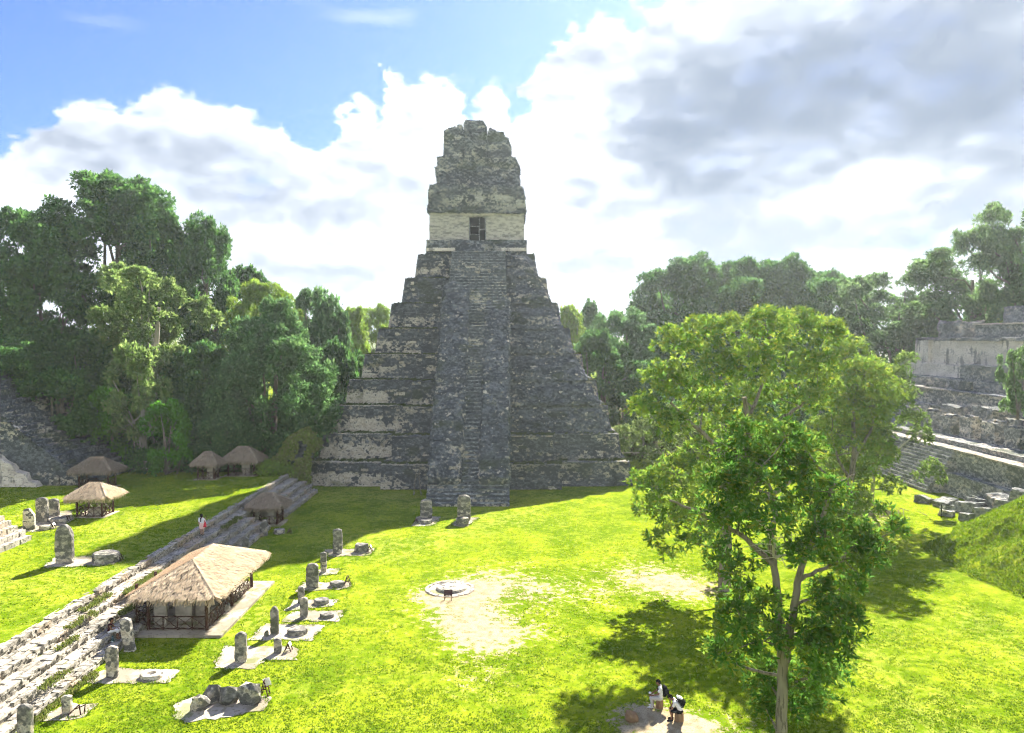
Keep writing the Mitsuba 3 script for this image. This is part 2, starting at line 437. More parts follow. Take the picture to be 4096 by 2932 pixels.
# ---------------------------------------------------------------- places, in metres: x to the right of the eye, y ahead of it, z up
# stelae and altars: x, y, ground, width, height; pads: corner x, y; trees: kind, x, y, ground, crown radius, crown bottom, crown top; clumps: x, y, z, radius
STELAE = [[-13.72,60.15,0.03,0.74,1.94],[-13.64,55.3,0.03,0.45,1.46],[-13.56,51.79,0.03,0.84,1.66],[-13.5,48.78,0.03,0.41,1.08],[-12.63,46.27,0.03,0.45,1.21],[-13.59,43.55,0.03,0.46,1.6],[-14.2,39.75,0.03,0.6,1.56],[-12.62,40.96,0.03,0.4,0.78],[-19.98,37.94,0.03,0.61,1.59],[-20.1,34.21,0.03,0.42,0.84],[-20.63,32.06,0.03,0.64,1.45],[-20.75,41.22,0.1,0.59,1.68],[-29.91,50.96,1.9,1.15,2.6],[-37.91,60.04,1.9,0.85,1.7],[-38.39,62.49,1.9,0.95,2.07],[-38.77,64.78,1.9,0.9,1.49],[-46.48,78.33,1.9,0.61,1.03],[-8.06,71.9,0.05,1.16,1.77],[-4.47,71.11,0.05,1.24,2.33],[-21.8,60.97,0.4,0.51,0.86],[-21.29,65.67,0.05,0.59,1.34]]
ALTARS = [[-11.95,60.43,0.03,1.07,0.84],[-11.96,51.94,0.03,0.99,0.55],[-12.18,48.46,0.03,0.96,0.55],[-11.25,46.1,0.03,0.85,0.46],[-12.32,43.4,0.03,1.12,0.63],[-18.05,37.66,0.03,1.12,0.6],[-27.41,51.02,1.9,1.71,1.03],[-37.06,62.23,1.9,1.23,0.61],[-36.76,60.04,1.9,0.89,0.51],[-7.92,69.86,0.05,1.22,0.53],[-4.48,69.11,0.05,1.12,0.86],[-20.22,66.18,0.05,0.9,0.54]]
SIGNS = [[-11.29,60.47,0.02,0.49,0.52],[-11.29,52.18,0.02,0.47,0.66],[-12.13,41.05,0.02,0.4,0.44],[-19.61,34.2,0.02,0.44,0.44],[-11.72,35.8,0.02,0.4,0.79],[-26.6,51.59,1.9,0.43,0.41],[-36.32,60.35,1.9,0.39,0.4],[-36.62,62.91,1.9,0.41,0.37],[-8.83,70.17,0.02,0.32,0.32],[-19.3,66.13,0.02,0.43,0.39]]
PADS = [[[-14.92,61.31],[-11.14,61.73],[-11.1,59.82],[-14.24,59.43]],[[-14.14,56.05],[-12.61,56.21],[-12.67,54.95],[-13.9,54.68]],[[-14.41,53.01],[-11.22,53.11],[-11.03,51.88],[-14.47,51.09]],[[-14.21,49.5],[-11.43,49.5],[-11.48,48.43],[-14.1,47.66]],[[-13.44,47.4],[-10.45,47.57],[-10.58,45.79],[-13.64,45.79]],[[-14.59,45.25],[-11.08,45.02],[-11.31,42.86],[-14.74,42.93]],[[-15.68,41.92],[-11.81,41.86],[-11.48,40.22],[-13.09,40.22],[-13.22,39.1],[-15.33,39.1]],[[-21.11,38.63],[-20.14,39.01],[-17.1,39.01],[-17.0,37.52],[-21.14,37.46]],[[-20.39,35.19],[-19.35,35.19],[-19.26,34.16],[-19.84,33.94],[-20.82,33.78],[-20.93,34.5]],[[-15.67,35.31],[-15.12,36.02],[-11.59,35.92],[-11.27,34.73],[-14.4,33.48],[-15.11,34.27]],[[-31.38,52.61],[-29.23,52.8],[-26.89,52.32],[-26.54,51.01],[-28.59,50.47],[-30.73,50.17]],[[-38.7,59.24],[-39.15,62.88],[-39.33,66.68],[-38.47,66.99],[-36.34,63.72],[-36.04,60.62],[-37.27,59.54]],[[-8.99,69.31],[-8.87,73.0],[-6.76,72.78],[-7.19,69.31]],[[-5.35,69.31],[-5.14,72.36],[-3.16,72.36],[-4.06,69.04]]]
BOULDERS = [[-14.27,34.1,0.03,1.02,0.94],[-13.98,35.01,0.03,0.71,1.08],[-13.23,34.96,0.03,1.1,1.1],[-12.21,34.9,0.03,1.15,1.22]]
MISC = {'ring':[-4.08,50.9,0.0,1.94,0.17],'bench':[-4.14,49.38,0.0,0.56,0.56],'man1':[6.75,34.76,0.0,0.28,1.16],'man2':[7.33,33.54,0.0,0.36,1.09],'rock':[5.34,33.5,0.0,0.6,0.54],'woman':[-24.8,60.36,1.5,0.39,1.65],'sitter':[-22.25,42.61,0.38,0.41,0.71],'post':[40.57,72.52,0.0,0.07,1.19],'tree1':[11.83,32.59,0.0,0.42,1.09],'tree2':[14.29,51.46,0.0,0.67,1.7],'vw':[-24.21,85.71,0.0,2.77,4.2],'sap':[-10.34,82.97,0.0,0.54,2.72],'lot1':[34.79,73.55,0.0,1.43,0.48]}
TREES = [['broad',-59.7,118,1.5,10.9,20.8,41.0],['broad',-72.2,112,1.5,5.4,20.6,35.0],['broad',-45.5,115,1.5,4.5,18.9,34.3],['broad',-43.1,126,1.5,3.3,17.8,28.1],['yellow',-36.0,112,1.5,4.5,14.5,24.9],['pale',-45.5,97,1.8,6.9,12.3,25.9],['glossy',-29.6,93,1.8,7.7,2.5,21.0],['pale',-42.3,88,1.8,3.4,5.9,15.9],['broad',-62.8,104,1.8,6.1,14.6,28.2],['broad',-61.9,99,1.8,5.4,7.1,18.9],['broad',-53.8,97,1.8,5.0,6.0,17.6],['broad',-37.1,95,1.8,4.9,3.1,16.1],['fresh',-37.9,84.5,1.8,2.9,2.5,9.9],['fresh',-46.6,89,1.8,2.9,2.6,11.0],['broad',-55.0,95,1.8,4.0,3.1,10.5],['glossy',-32.9,87,1.8,2.8,3.4,10.0],['glossy',-28.5,116,1.0,4.1,7.6,23.4],['broad',-35.0,132,1.0,2.3,17.9,24.9],['yellow',-30.3,145,0,4.0,10.0,22.1],['yellow',-28.3,160,0,4.7,10.3,23.4],['broad',-25.1,108,0,3.5,4.0,16.0],['broad',-25.1,96,1,2.3,3.0,10.5],['broad',-51.3,120,1.5,5.8,11.2,25.9],['broad',-42.2,118,1.5,5.0,7.4,21.6],['broad',-47.7,99,1.8,4.8,2.5,12.2],['broad',-24.0,118,0,3.4,3.6,14.3],['broad',-68.2,104,1.8,4.7,1.8,12.6],['broad',-38.8,93,1.8,3.3,1.9,9.5],['broad',-29.5,98,1.8,3.2,1.1,9.1],['broad',-23.3,165,0,4.8,9.0,19.7],['broad',34.4,150,0,11.2,9.7,32.0],['broad',44.8,158,0,9.7,9.3,32.0],['broad',52.9,152,0,10.3,9.6,31.9],['broad',64.0,160,0,9.8,9.2,30.4],['airy',65.7,135,0,10.5,10.5,29.4],['airy',76.2,128,0,10.3,14.9,33.6],['airy',78.8,118,0,8.0,17.8,38.6],['yellow',11.0,150,0,3.6,9.7,22.6],['broad',17.0,175,0,4.0,11.3,24.6],['glossy',18.7,128,0,7.0,6.6,20.9],['broad',13.2,116,0,4.9,5.7,17.7],['broad',11.1,122,0,3.0,2.4,13.8],['broad',27.3,138,0,6.7,3.6,20.1],['broad',18.6,112,0,4.3,1.4,11.6],['broad',38.5,140,0,7.7,3.4,19.3],['broad',51.3,138,0,7.6,1.3,17.9],['broad',63.3,140,0,6.8,3.4,20.2],['broad',74.6,140,8,5.0,13.8,22.9],['broad',90.3,145,10,5.6,13.7,24.0],['broad',27.2,118,0,5.0,-0.2,10.5],['broad',35.8,116,0,4.9,-1.8,9.1],['broad',44.4,114,0,4.8,-1.5,9.3],['broad',10.4,160,0,3.1,4.1,16.0],['airy',55.3,84,8,1.9,8.8,15.6],['yellow',73.9,118,15,1.1,18.5,19.9],['broad',-58.4,90,1.8,4.7,8.3,16.4],['broad',-51.2,87,1.8,3.4,6.6,13.3],['broad',-47.9,86,1.8,2.2,4.7,9.5]]
TREE1 = [[10.34,28.76,3.14,0.92],[9.63,28.73,4.2,1.01],[10.8,27.37,4.81,1.12],[10.86,26.38,6.36,1.08],[11.07,25.64,7.58,0.9],[10.37,26.75,6.69,0.94],[8.84,26.88,6.32,0.94],[7.63,25.52,7.47,0.82],[7.27,25.84,6.26,0.68],[7.22,28.02,5.53,0.49],[8.33,27.89,7.42,0.73],[8.71,26.07,7.89,0.61],[11.26,27.03,7.88,0.79],[11.4,29.52,3.04,0.86],[12.32,28.85,4.49,0.67],[9.7,28.9,2.81,0.67],[12.73,27.16,9.45,0.79],[11.82,27.27,9.09,0.95],[12.6,27.78,9.94,0.73],[10.4,25.39,10.39,0.74],[12.32,27.47,8.22,0.56],[7.87,26.41,8.87,0.62],[9.68,29.06,8.75,0.68],[9.44,25.22,9.84,0.59],[8.3,27.99,12.7,1.14],[9.62,29.0,12.72,1.27],[8.07,26.16,11.9,1.14],[10.55,29.2,11.65,1.28],[11.35,29.03,10.65,1.1],[8.62,25.02,11.09,0.88],[8.36,28.1,10.36,0.98],[6.98,26.1,11.91,0.84],[8.09,27.31,13.61,0.8],[9.58,27.0,13.49,0.87],[13.58,26.98,10.3,0.44],[13.16,27.11,10.91,0.32],[11.05,28.74,12.75,0.84],[10.99,26.52,11.67,0.77],[6.98,26.62,10.71,0.7],[7.64,27.87,9.09,0.73]]
TREE2 = [[11.12,52.18,16.63,1.83],[12.58,50.72,17.23,1.78],[14.38,50.82,17.38,1.78],[16.78,50.92,17.68,2.08],[20.35,54.94,17.73,2.08],[21.17,52.22,17.24,1.68],[10.12,52.42,14.18,1.83],[8.77,51.63,12.41,1.36],[11.32,52.99,13.84,2.01],[12.7,48.82,14.94,1.99],[14.74,48.04,15.54,2.1],[19.27,54.52,15.34,2.39],[19.95,50.57,15.02,1.77],[19.07,55.71,12.7,2.28],[16.21,54.84,12.77,2.08],[13.5,54.23,12.18,2.06],[10.33,49.64,11.42,1.59],[19.06,50.4,10.15,1.47],[14.99,54.98,10.5,1.76],[16.42,51.38,10.92,1.5],[12.58,52.91,9.18,1.54],[19.66,50.5,12.8,1.47],[9.51,51.34,6.99,1.8],[11.14,51.95,7.79,1.97],[10.79,53.13,4.76,1.7],[12.15,52.25,5.58,1.83],[12.22,48.81,4.59,1.28],[9.15,52.68,5.48,1.23],[9.52,51.25,3.67,0.9],[10.37,51.71,2.47,0.75],[14.16,52.7,0.15,1.08],[8.35,51.61,7.55,0.9],[11.67,51.4,3.32,1.05],[13.75,55.05,6.92,1.61]]
TREE5 = [[31.0,72.22,15.22,2.53],[30.82,67.17,13.78,2.16],[33.67,69.77,12.02,1.83],[31.14,71.44,11.48,2.71],[29.69,70.83,8.2,2.69],[32.98,72.6,7.98,2.54],[30.26,72.06,4.23,2.52],[32.64,72.66,4.55,2.12],[26.66,65.17,1.59,1.71],[29.6,68.45,1.63,1.8],[32.05,68.87,10.87,2.21],[26.32,65.69,12.7,1.92],[31.16,65.16,6.99,1.52],[32.34,71.89,1.71,1.68]]
TREE3 = [[37.05,75.0,12.96,1.84],[39.05,77.16,11.04,1.8],[39.66,76.08,8.89,1.51],[34.31,71.92,10.6,2.01],[34.22,72.54,7.99,1.9],[39.32,76.94,14.66,1.12],[37.65,70.59,8.03,1.07],[41.41,75.85,4.23,1.06],[41.94,75.16,3.24,0.7],[35.7,73.75,5.67,1.29],[35.75,72.43,2.88,1.27],[38.5,72.45,4.16,0.76]]
TREE4 = [[14.1,96.04,4.51,1.96],[17.14,100.75,5.08,2.06],[18.51,95.58,4.29,2.23],[15.4,98.93,2.39,1.73],[22.31,98.72,3.0,2.59],[13.34,96.6,1.59,1.24],[18.39,96.51,6.72,1.69],[24.12,96.77,4.98,2.54],[20.21,94.44,6.94,2.2],[17.35,96.83,2.12,1.69]]
# ---------------------------------------------------------------- ground
TZ = 1.9          # the upper lawn on the left
EDGE = -24.6      # its edge above the long stairs


def sheet(x0, x1, y0, y1, z):
    return (np.array([[x0, y0, z], [x1, y0, z], [x1, y1, z], [x0, y1, z]], float), np.array([[0, 1, 2], [0, 2, 3]]))


struct('lawn', sheet(-420, 420, -120, 520, 0.0), 'lawn_mat')
tl = MB().box((-160, 8, -0.5), (EDGE - 0.22, 86.5, TZ))
struct('upper_lawn', tl, 'lawn_mat')
ff = MB().box((-160, 86.5, -0.5), (-27.0, 150, TZ - 0.05))
struct('forest_floor', ff, 'litter_mat')
struct('forest_floor', sheet(-27, 160, 108, 260, 0.012), 'litter_mat')

# grassy mound on the right
gx, gy = np.meshgrid(np.linspace(27, 95, 150), np.linspace(22, 73, 130), indexing='ij')
foot = np.interp(gy, [22, 40, 47, 55, 62, 68, 73], [38, 35.5, 33.5, 32.0, 32.5, 38.5, 43.5])
t = np.clip(gx - foot, 0, None)
bump = meshkit.fbm(np.stack([gx, gy, gx * 0], -1) * 0.5, 4, 31) - 0.5
fin2 = meshkit.fbm(np.stack([gx, gy, gx * 0], -1) * 2.2, 3, 33) - 0.5
hz = 8.5 * (1 - np.exp(-(t / 12.0) ** 1.5)) * np.clip((73.5 - gy) / 9.0, 0, 1) ** 0.8
gz = -0.05 + hz + (1.3 * bump + 0.8 * fin2) * np.clip(t / 3, 0, 1) * 0.8
struct('grass_mound', grid(np.stack([gx, gy, gz], -1)), 'lawn_mat', smooth=True)
MOUND = (gx[:, 0], gy[0], gz)


def mound_z(x, y):
    from scipy.interpolate import RegularGridInterpolator
    return RegularGridInterpolator((MOUND[0], MOUND[1]), MOUND[2], bounds_error=False, fill_value=0)(np.stack([x, y], -1))


# ---------------------------------------------------------------- the long stairs of stone along the upper lawn
STEPX = [(-24.6, 1.9), (-23.6, 1.52), (-22.72, 1.14), (-21.98, 0.76), (-21.3, 0.38)]
rng = R(41)
core = MB()
for i, (sx, sz) in enumerate(STEPX):
    inner = STEPX[i - 1][0] if i else sx - 1.0
    for (y0, y1) in ((18, 67.6), (72.6, 84.6)):
        core.box((inner - 0.3, y0, -0.3), (sx - 0.14, y1, sz - 0.05))
    if i < 2:
        core.box((inner - 0.3, 67.6, -0.3), (sx - 0.12, 72.6, sz - 0.05))
ST = tag(put('long_stairs', core, 'pad_mat'), 'long low flight of five pale limestone steps along the left lawn edge', 'stairs')
edge, pave = [], []
for i, (sx, sz) in enumerate(STEPX):
    inner = STEPX[i - 1][0] if i else sx - 0.7
    low = STEPX[i + 1][1] if i < 4 else 0.0
    rise = sz - low
    courses = [(low - 0.06, low + rise * .36), (low + rise * .36, low + rise * .70), (low + rise * .70, sz)]
    for ci, (ca, cb) in enumerate(courses):
        y = 24.0
        while y < 84.5:
            l = rng.uniform(0.16, 0.46) * (1.35 if ci == 2 else 1.0)
            if not (67.6 < y < 72.4 and i > 1) and rng.random() > .03:
                o = rng.normal(0, 0.045) - 0.03 * (2 - ci)
                d = rng.uniform(0.26, 0.50) if ci == 2 else 0.30
                top = cb - 0.014 if ci < 2 else sz + (0.05 if i == 0 else 0.015) + np.clip(rng.normal(0, 0.022), -.05, .05)
                edge.append((y, jbox((sx - d, y + 0.014, ca), (sx + o, y + l - 0.014, top), rng, 0.022)))
            y += l
    y = 24.0
    while y < 84.5:
        l = rng.uniform(0.4, 1.0)
        if not (67.6 < y < 72.4 and i > 1):
            w = (sx - 0.38) - inner
            cuts = [inner + 0.03] + ([inner + w * rng.uniform(0.35, 0.65)] if rng.random() < 0.7 else []) + [sx - 0.40]
            for a, b in zip(cuts, cuts[1:]):
                if b - a > 0.1:
                    pave.append((y, jbox((a + 0.02, y + 0.02, sz - 0.2), (b - 0.02, y + l - 0.02, sz + rng.normal(0, 0.014)), rng, 0.025)))
        y += l
for nm, lst in (('edge_stone', edge), ('paving_slab', pave)):
    lst.sort(key=lambda q: q[0])
    for y, b in [q for q in lst if q[0] > 30.5][:290]:
        put(nm, (b, BOXF), 'step_stone', ST)
    rest = [q[1] for q in lst if q[0] <= 30.5] + [q[1] for q in lst if q[0] > 30.5][290:]
    k = put('far_' + nm, MB().many(np.array(rest), BOXF), 'step_stone', ST)
    tag(k, kind='stuff')

# ---------------------------------------------------------------- the great stepped pyramid
PC = -4.85
HALF = [18.8, 17.8, 16.8, 15.6, 14.05, 12.7, 11.35, 9.9, 8.4]
YF = [87.7 + 2.1 * i for i in range(9)]
PZ = TIER_Z
PYR = thing('stepped_pyramid', 'tall grey stepped stone pyramid with central stairway, shrine and crest, beyond the lawn', 'pyramid')
rng = R(7)
near_blocks, far_blocks = [], []


def frustum(xa, xb, ya, yb, z0, z1, bat):
    v = np.array([[xa, ya, z0], [xb, ya, z0], [xb, yb, z0], [xa, yb, z0], [xa + bat, ya + bat, z1], [xb - bat, ya + bat, z1], [xb - bat, yb - bat, z1], [xa + bat, yb - bat, z1]], float)
    return v


cornice, ledge_moss = [], []
for i in range(9):
    z0, z1 = PZ[i], PZ[i + 1]
    h, hw, yf = z1 - z0, HALF[i], YF[i]
    bat = 0.14 * h
    yb = yf + 2 * hw * 0.80
    base = MB()
    base.add(frustum(PC - hw + 2.2, PC + hw - 2.2, yf + 0.05, yb, z0 - 0.3, z1, bat), BOXF)
    base.add(frustum(PC - hw, PC + hw, yf + 0.55, yb - 0.5, z0 - 0.3, z1 - 0.02, bat), BOXF)
    pl, pr = -14.75 + 0.92 * i, 5.6 - 0.92 * i
    py = yf - 1.75
    base.add(frustum(pl, pr if i < 2 else -1.0, py, yf + 3, z0 - 0.3, z1 + 0.03, bat * 0.8), BOXF)
    tk = put('tier', base, 'pyramid_stone', PYR)
    up = nrm(np.array([0, bat, h]))
    nn = nrm(np.array([0, -h, bat]))
    L = math.hypot(h, bat)
    # (x from, x to, y of the foot, batter)
    faces = [(PC - hw + 0.05, PC - hw + 2.15, yf + 0.55), (PC - hw + 2.25, pl - 0.02, yf + 0.05), (pl + 0.02, -8.3, py)]
    if i < 2:
        faces += [(-0.6, pr, py), (pr + 0.05, PC + hw - 2.25, yf + 0.05), (PC + hw - 2.15, PC + hw - 0.05, yf + 0.55)]
    else:
        faces += [(PC + hw - 2.15, PC + hw - 0.05, yf + 0.55)]
    for k, (xa, xb, yy) in enumerate(faces):
        if xb - xa < 0.3:
            continue
        fr = 0.62
        o = np.array([xa, yy, z0])
        low = face_blocks(o, [1, 0, 0], up, nn, xb - xa, L * fr, 0.37, 0.74, rng, proud=0.03, jn=0.022)
        ap = face_blocks(o + up * L * fr, [1, 0, 0], up, nn, xb - xa, L * (1 - fr) - 0.1, 0.37, 0.80, rng, proud=0.16, jn=0.02)
        for q in (low, ap):
            if len(q):
                sx_ = (q[..., 2] - z0) / h * bat
                mid_x = (xa + xb) / 2
                if k == len(faces) - 1:
                    q[..., 0] -= sx_ * np.clip((q[..., 0] - mid_x + 1.1) / 2.2, 0, 1)
                if k == 0:
                    q[..., 0] += sx_ * np.clip((mid_x + 1.1 - q[..., 0]) / 2.2, 0, 1)
                (near_blocks if i < 2 else far_blocks).extend([(tk, b) for b in q])
        top = o + up * (L - 0.09)
        s, xe = xa + (bat if k == 0 else 0), xb - (bat if xb > PC + hw - 0.2 else 0)
        while s < xe - 0.05:
            l = min(rng.uniform(0.8, 1.6), xe - s)
            cornice.append((tk, jbox((s + 0.015, top[1] - 0.30 + rng.normal(0, .02), z1 - 0.10), (s + l - 0.015, top[1] + 0.7, z1 + 0.03 + rng.normal(0, .012)), rng, 0.012)))
            s += l
        # moss and turf on the ledge
        n = int((xb - xa) * 26)
        px = rng.uniform(xa + (bat + .15 if k == 0 else 0), xb - (bat + .15 if xb > PC + hw - 0.2 else 0), n)
        dep = 1.9 if k != 2 else 1.6
        py_ = top[1] + rng.uniform(0.0, dep, n) ** 1.0
        keep = meshkit.fbm(np.stack([px * 0.55, py_ * 1.2, py_ * 0 + i], -1), 3, 5) > 0.40
        ledge_moss.append(np.stack([px, py_, np.full(n, z1 + 0.04)], -1)[keep])
order = sorted(range(len(near_blocks)), key=lambda j: -near_blocks[j][1][:, 2].mean() * 0 - abs(near_blocks[j][1][:, 0].max() - near_blocks[j][1][:, 0].min()))
chosen = set(order[:300])
for j in order[:300]:
    tk, b = near_blocks[j]
    put('stone_block', (b, BOXF), 'pyramid_stone_pale' if rng.random() < 0.22 else 'pyramid_stone', tk)
rest = [b for j, (tk, b) in enumerate(near_blocks) if j not in chosen] + [b for _, b in far_blocks]
pick = rng.random(len(rest)) < 0.2
tag(put('masonry', MB().many(np.array(rest)[~pick], BOXF), 'pyramid_stone', PYR), kind='stuff')
tag(put('pale_masonry', MB().many(np.array(rest)[pick], BOXF), 'pyramid_stone_pale', PYR), kind='stuff')
for tk, b in cornice[:60]:
    put('cornice_slab', (b, BOXF), 'pyramid_stone_pale', tk)
tag(put('cornice', MB().many(np.array([b for _, b in cornice[60:]]), BOXF), 'pyramid_stone', PYR), kind='stuff')
mp = np.vstack(ledge_moss)
tag(put('ledge_moss', MB().many(stones(mp, np.tile([0, 0, 1.0], (len(mp), 1)), 0.26, rng, 0.8), BOXF), 'moss_mat', PYR), kind='stuff')

# the crumbled right half: a sloping face of rubble from the third tier up
zz = np.linspace(5.73, 28.25, 90)
uu = np.linspace(0, 1, 84)
ZZ, UU = np.meshgrid(zz, uu, indexing='ij')
XR = np.interp(ZZ, [5.73, 8.85, 11.8, 14.9, 18.1, 21.4, 24.85, 28.25], [12.0, 10.9, 9.4, 8.0, 6.6, 5.2, 3.6, 2.4])
XX = -0.9 + (XR + 0.9) * UU
YL = np.interp(ZZ, [5.73, 8.85, 11.8, 14.9, 18.1, 21.4, 24.85, 28.25], [90.6, 91.7, 93.6, 95.8, 97.9, 100.0, 102.1, 104.3]) + 0.15
cz = np.interp(ZZ, PZ, np.arange(10))
ter = (cz - np.floor(cz))
YL = YL + 0.45 * np.clip((ter - 0.25) / 0.75, 0, 1) ** 2 - 0.25
YL = YL + np.clip((XX - (XR - 2.4)) / 2.4, 0, 1) ** 2.2 * 1.6
PP = np.stack([XX, YL, ZZ], -1)
ns = meshkit.fbm(PP * 0.45, 4, 15) - 0.5
n2 = meshkit.fbm(PP * np.array([1.1, 1, 2.6]), 3, 17) - 0.5
PP[..., 1] += -(1.0 * ns + 0.75 * n2)
RUB = put('rubble_face', grid(PP[:, ::-1]), 'rubble_stone', PYR)


def scatter_on(P, n, rng):
    a = rng.uniform(0, P.shape[0] - 1.001, n)
    b = rng.uniform(0, P.shape[1] - 1.001, n)
    i, j = a.astype(int), b.astype(int)
    fa, fb = (a - i)[:, None], (b - j)[:, None]
    p = P[i, j] * (1 - fa) * (1 - fb) + P[i + 1, j] * fa * (1 - fb) + P[i, j + 1] * (1 - fa) * fb + P[i + 1, j + 1] * fa * fb
    nn_ = nrm(np.cross(P[i, j + 1] - P[i, j], P[i + 1, j] - P[i, j]))
    return p, nn_




def rubble(p, nn_, holder):
    w = rng.random(len(p)) + 0.35 * (meshkit.fbm(p * np.array([.7, .7, .9]), 3, 77) - 0.5)
    for nm, mat, a, b_, size in (('loose_rubble', 'rubble_stone', -9, .80, .38), ('grey_rubble', 'pyramid_stone_pale', .80, .965, .34), ('pale_rubble', 'plaster_clean', .965, 9, .28)):
        m = (w >= a) & (w < b_)
        tag(put(nm, MB().many(stones(p[m], nn_[m], size, rng), BOXF), mat, holder), kind='stuff')


p, nn_ = scatter_on(PP, 6500, rng)
rubble(p, nn_, RUB)

# the stairway
SL, SR = -8.7, -0.25
STW = put('stairway', MB().add(np.array([[SL + .1, 78.0, -0.2], [SR - .05, 78.0, -0.2], [SR - .05, 106, -0.2], [SL + .1, 106, -0.2], [SL + 0.9, 103.2, 28.1], [SR - 0.7, 103.2, 28.1], [SR - 0.7, 106, 28.1], [SL + 0.9, 106, 28.1]], float), BOXF), 'pyramid_stone', PYR)
ys, zs = 77.3, 0.0
prof = []
for i in range(6):
    prof.append((ys + 0.38 * i, 0.375 * i, 0.375))
for i in range(66):
    prof.append((79.6 + 0.352 * i, 2.25 + 0.396 * i, 0.396))
for i, (y, z, rise) in enumerate(prof):
    f = np.clip((z - 2) / 26, 0, 1)
    xa, xb = SL + 0.8 * f, SR - 0.6 * f
    nseg = 22
    xs = np.linspace(xa, xb, nseg)
    wear = 0.04 if i < 6 else 0.055
    fy = y + rng.normal(0, wear, nseg)
    tz = z + rise + rng.normal(0, wear * 0.5, nseg)
    P4 = np.stack([np.stack([xs, fy, np.full(nseg, z - 0.15)], -1), np.stack([xs, fy + 0.04, tz], -1), np.stack([xs, np.full(nseg, y + 0.9), tz + 0.01], -1), np.stack([xs, np.full(nseg, y + 0.9), np.full(nseg, z - 0.15)], -1)], 0)
    put('step', grid(P4), 'pyramid_stone', STW)
    tr = np.stack([np.stack([xs, fy - 0.015, tz - 0.07 - 0.05 * rng.random(nseg)], -1), np.stack([xs, fy + 0.02, tz + 0.012], -1), np.stack([xs, np.full(nseg, y + 0.4), tz + 0.02], -1)], 0)
    put('tread', grid(tr), 'worn_stone', STW)


def flank(xa, xb, z_lo, z_hi, seed, fade):
    zq = np.linspace(z_lo, z_hi, 70)
    xq = np.linspace(xa, xb, 22)
    Zq, Xq = np.meshgrid(zq, xq, indexing='ij')
    f = np.clip((Zq - z_lo) / (z_hi - z_lo), 0, 1)
    lift = fade * (1 - f ** 2.2) - 0.22 * f
    Yq = 79.3 + (Zq - 2.25) * (0.352 / 0.396) - lift
    Yq = np.maximum(Yq, 78.9)
    Xs = Xq + 0.0
    P = np.stack([Xs, Yq, Zq], -1)
    P[..., 1] -= 0.8 * (meshkit.fbm(P * 0.8, 4, seed) - 0.5) + 0.4 * (meshkit.fbm(P * 2.4, 3, seed + 2) - 0.5)
    edge_ = np.minimum(Xq - xa, xb - Xq)
    P[..., 1] += np.clip(1 - edge_ / 0.3, 0, 1) * 0.8 * (fade > 0)
    k = put('rubble_flank', grid(P[:, ::-1]), 'rubble_stone', STW)
    p, q = scatter_on(P, 2200, rng)
    rubble(p, q, k)


flank(-8.75, -5.15, 2.0, 24.0, 51, 0.75)
flank(-3.45, -0.2, 2.0, 22.0, 61, 0.75)

# platform and shrine
plat = rough(tbox((PC - 6.85, 106.0, 28.0), (PC + 6.85, 122, 30.3)), 0.5, 0.10, 1.1, 71)
PL = put('platform', plat, 'comb_stone', PYR)
b = MB()
for xa, xb in ((PC - 6.9, PC - 2.9), (PC + 2.6, PC + 6.9)):
    b.tm(rough(tbox((xa, 105.75, 28.75), (xb, 106.6, 29.2)), 0.5, 0.05, 1.2, 73))
put('moulding', b, 'plaster_mat', PL)
b = MB()
for i in range(5):
    b.tm(rough(tbox((PC - 2.2, 104.6 + 0.35 * i, 28.0), (PC + 2.0, 107, 28.25 + 0.42 * i + 0.2)), 0.5, 0.06, 1.5, 75 + i))
put('upper_steps', b, 'comb_stone', PL)
SH = numbered(PYR + '__shrine')
wall = m3.Manifold.cube([13.0, 9.5, 3.95]).translate([PC - 6.5, 106.9, 30.28]) - m3.Manifold.cube([2.4, 7.5, 3.2]).translate([-5.95, 106.0, 30.36]) - m3.Manifold.cube([4.0, 6.5, 3.6]).translate([-6.8, 107.5, 30.2])
wm = wall.to_mesh()
wt = trimesh.Trimesh(wm.vert_properties[:, :3], wm.tri_verts)
put('wall', rough(wt, 0.6, 0.05, 0.9, 81), 'shrine_plaster', SH)
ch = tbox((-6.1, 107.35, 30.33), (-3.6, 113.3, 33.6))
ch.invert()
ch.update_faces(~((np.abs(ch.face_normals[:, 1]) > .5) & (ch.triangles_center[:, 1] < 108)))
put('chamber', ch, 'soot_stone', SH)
put('lintel', tbox((-7.05, 106.76, 33.75), (-2.45, 107.3, 33.98)), 'plaster_clean', SH)
b = MB()
for xx in (-5.85, -4.52, -3.65):
    b.bar((xx, 107.15, 30.36), (xx, 107.15, 33.5 if xx < -4.6 or xx > -4 else 31.9), 0.07)
for xx, z_ in ((-5.2, 31.2), (-5.2, 32.3)):
    b.bar((-5.85, 107.15, z_), (-4.52, 107.15, z_), 0.05)
b.bar((-4.52, 107.15, 31.9), (-3.65, 107.15, 31.9), 0.07)
b.bar((-4.52, 107.15, 30.36), (-4.52, 107.15, 33.5), 0.05)
put('gate', b, 'metal_grey', SH)
fz = trimesh.creation.extrude_polygon(Polygon([(PC - 6.75, 34.15), (PC + 6.75, 34.0), (PC + 6.65, 35.5), (PC + 6.35, 37.7), (PC - 6.45, 37.9), (PC - 6.6, 36)]), 10)
fz.apply_transform(np.array([[1, 0, 0, 0], [0, 0, -1, 116.6], [0, 1, 0, 0], [0, 0, 0, 1.0]]))
put('upper_facade', rough(fz, 0.42, 0.20, 1.3, 85, sharp=0.7), 'comb_stone', PYR)


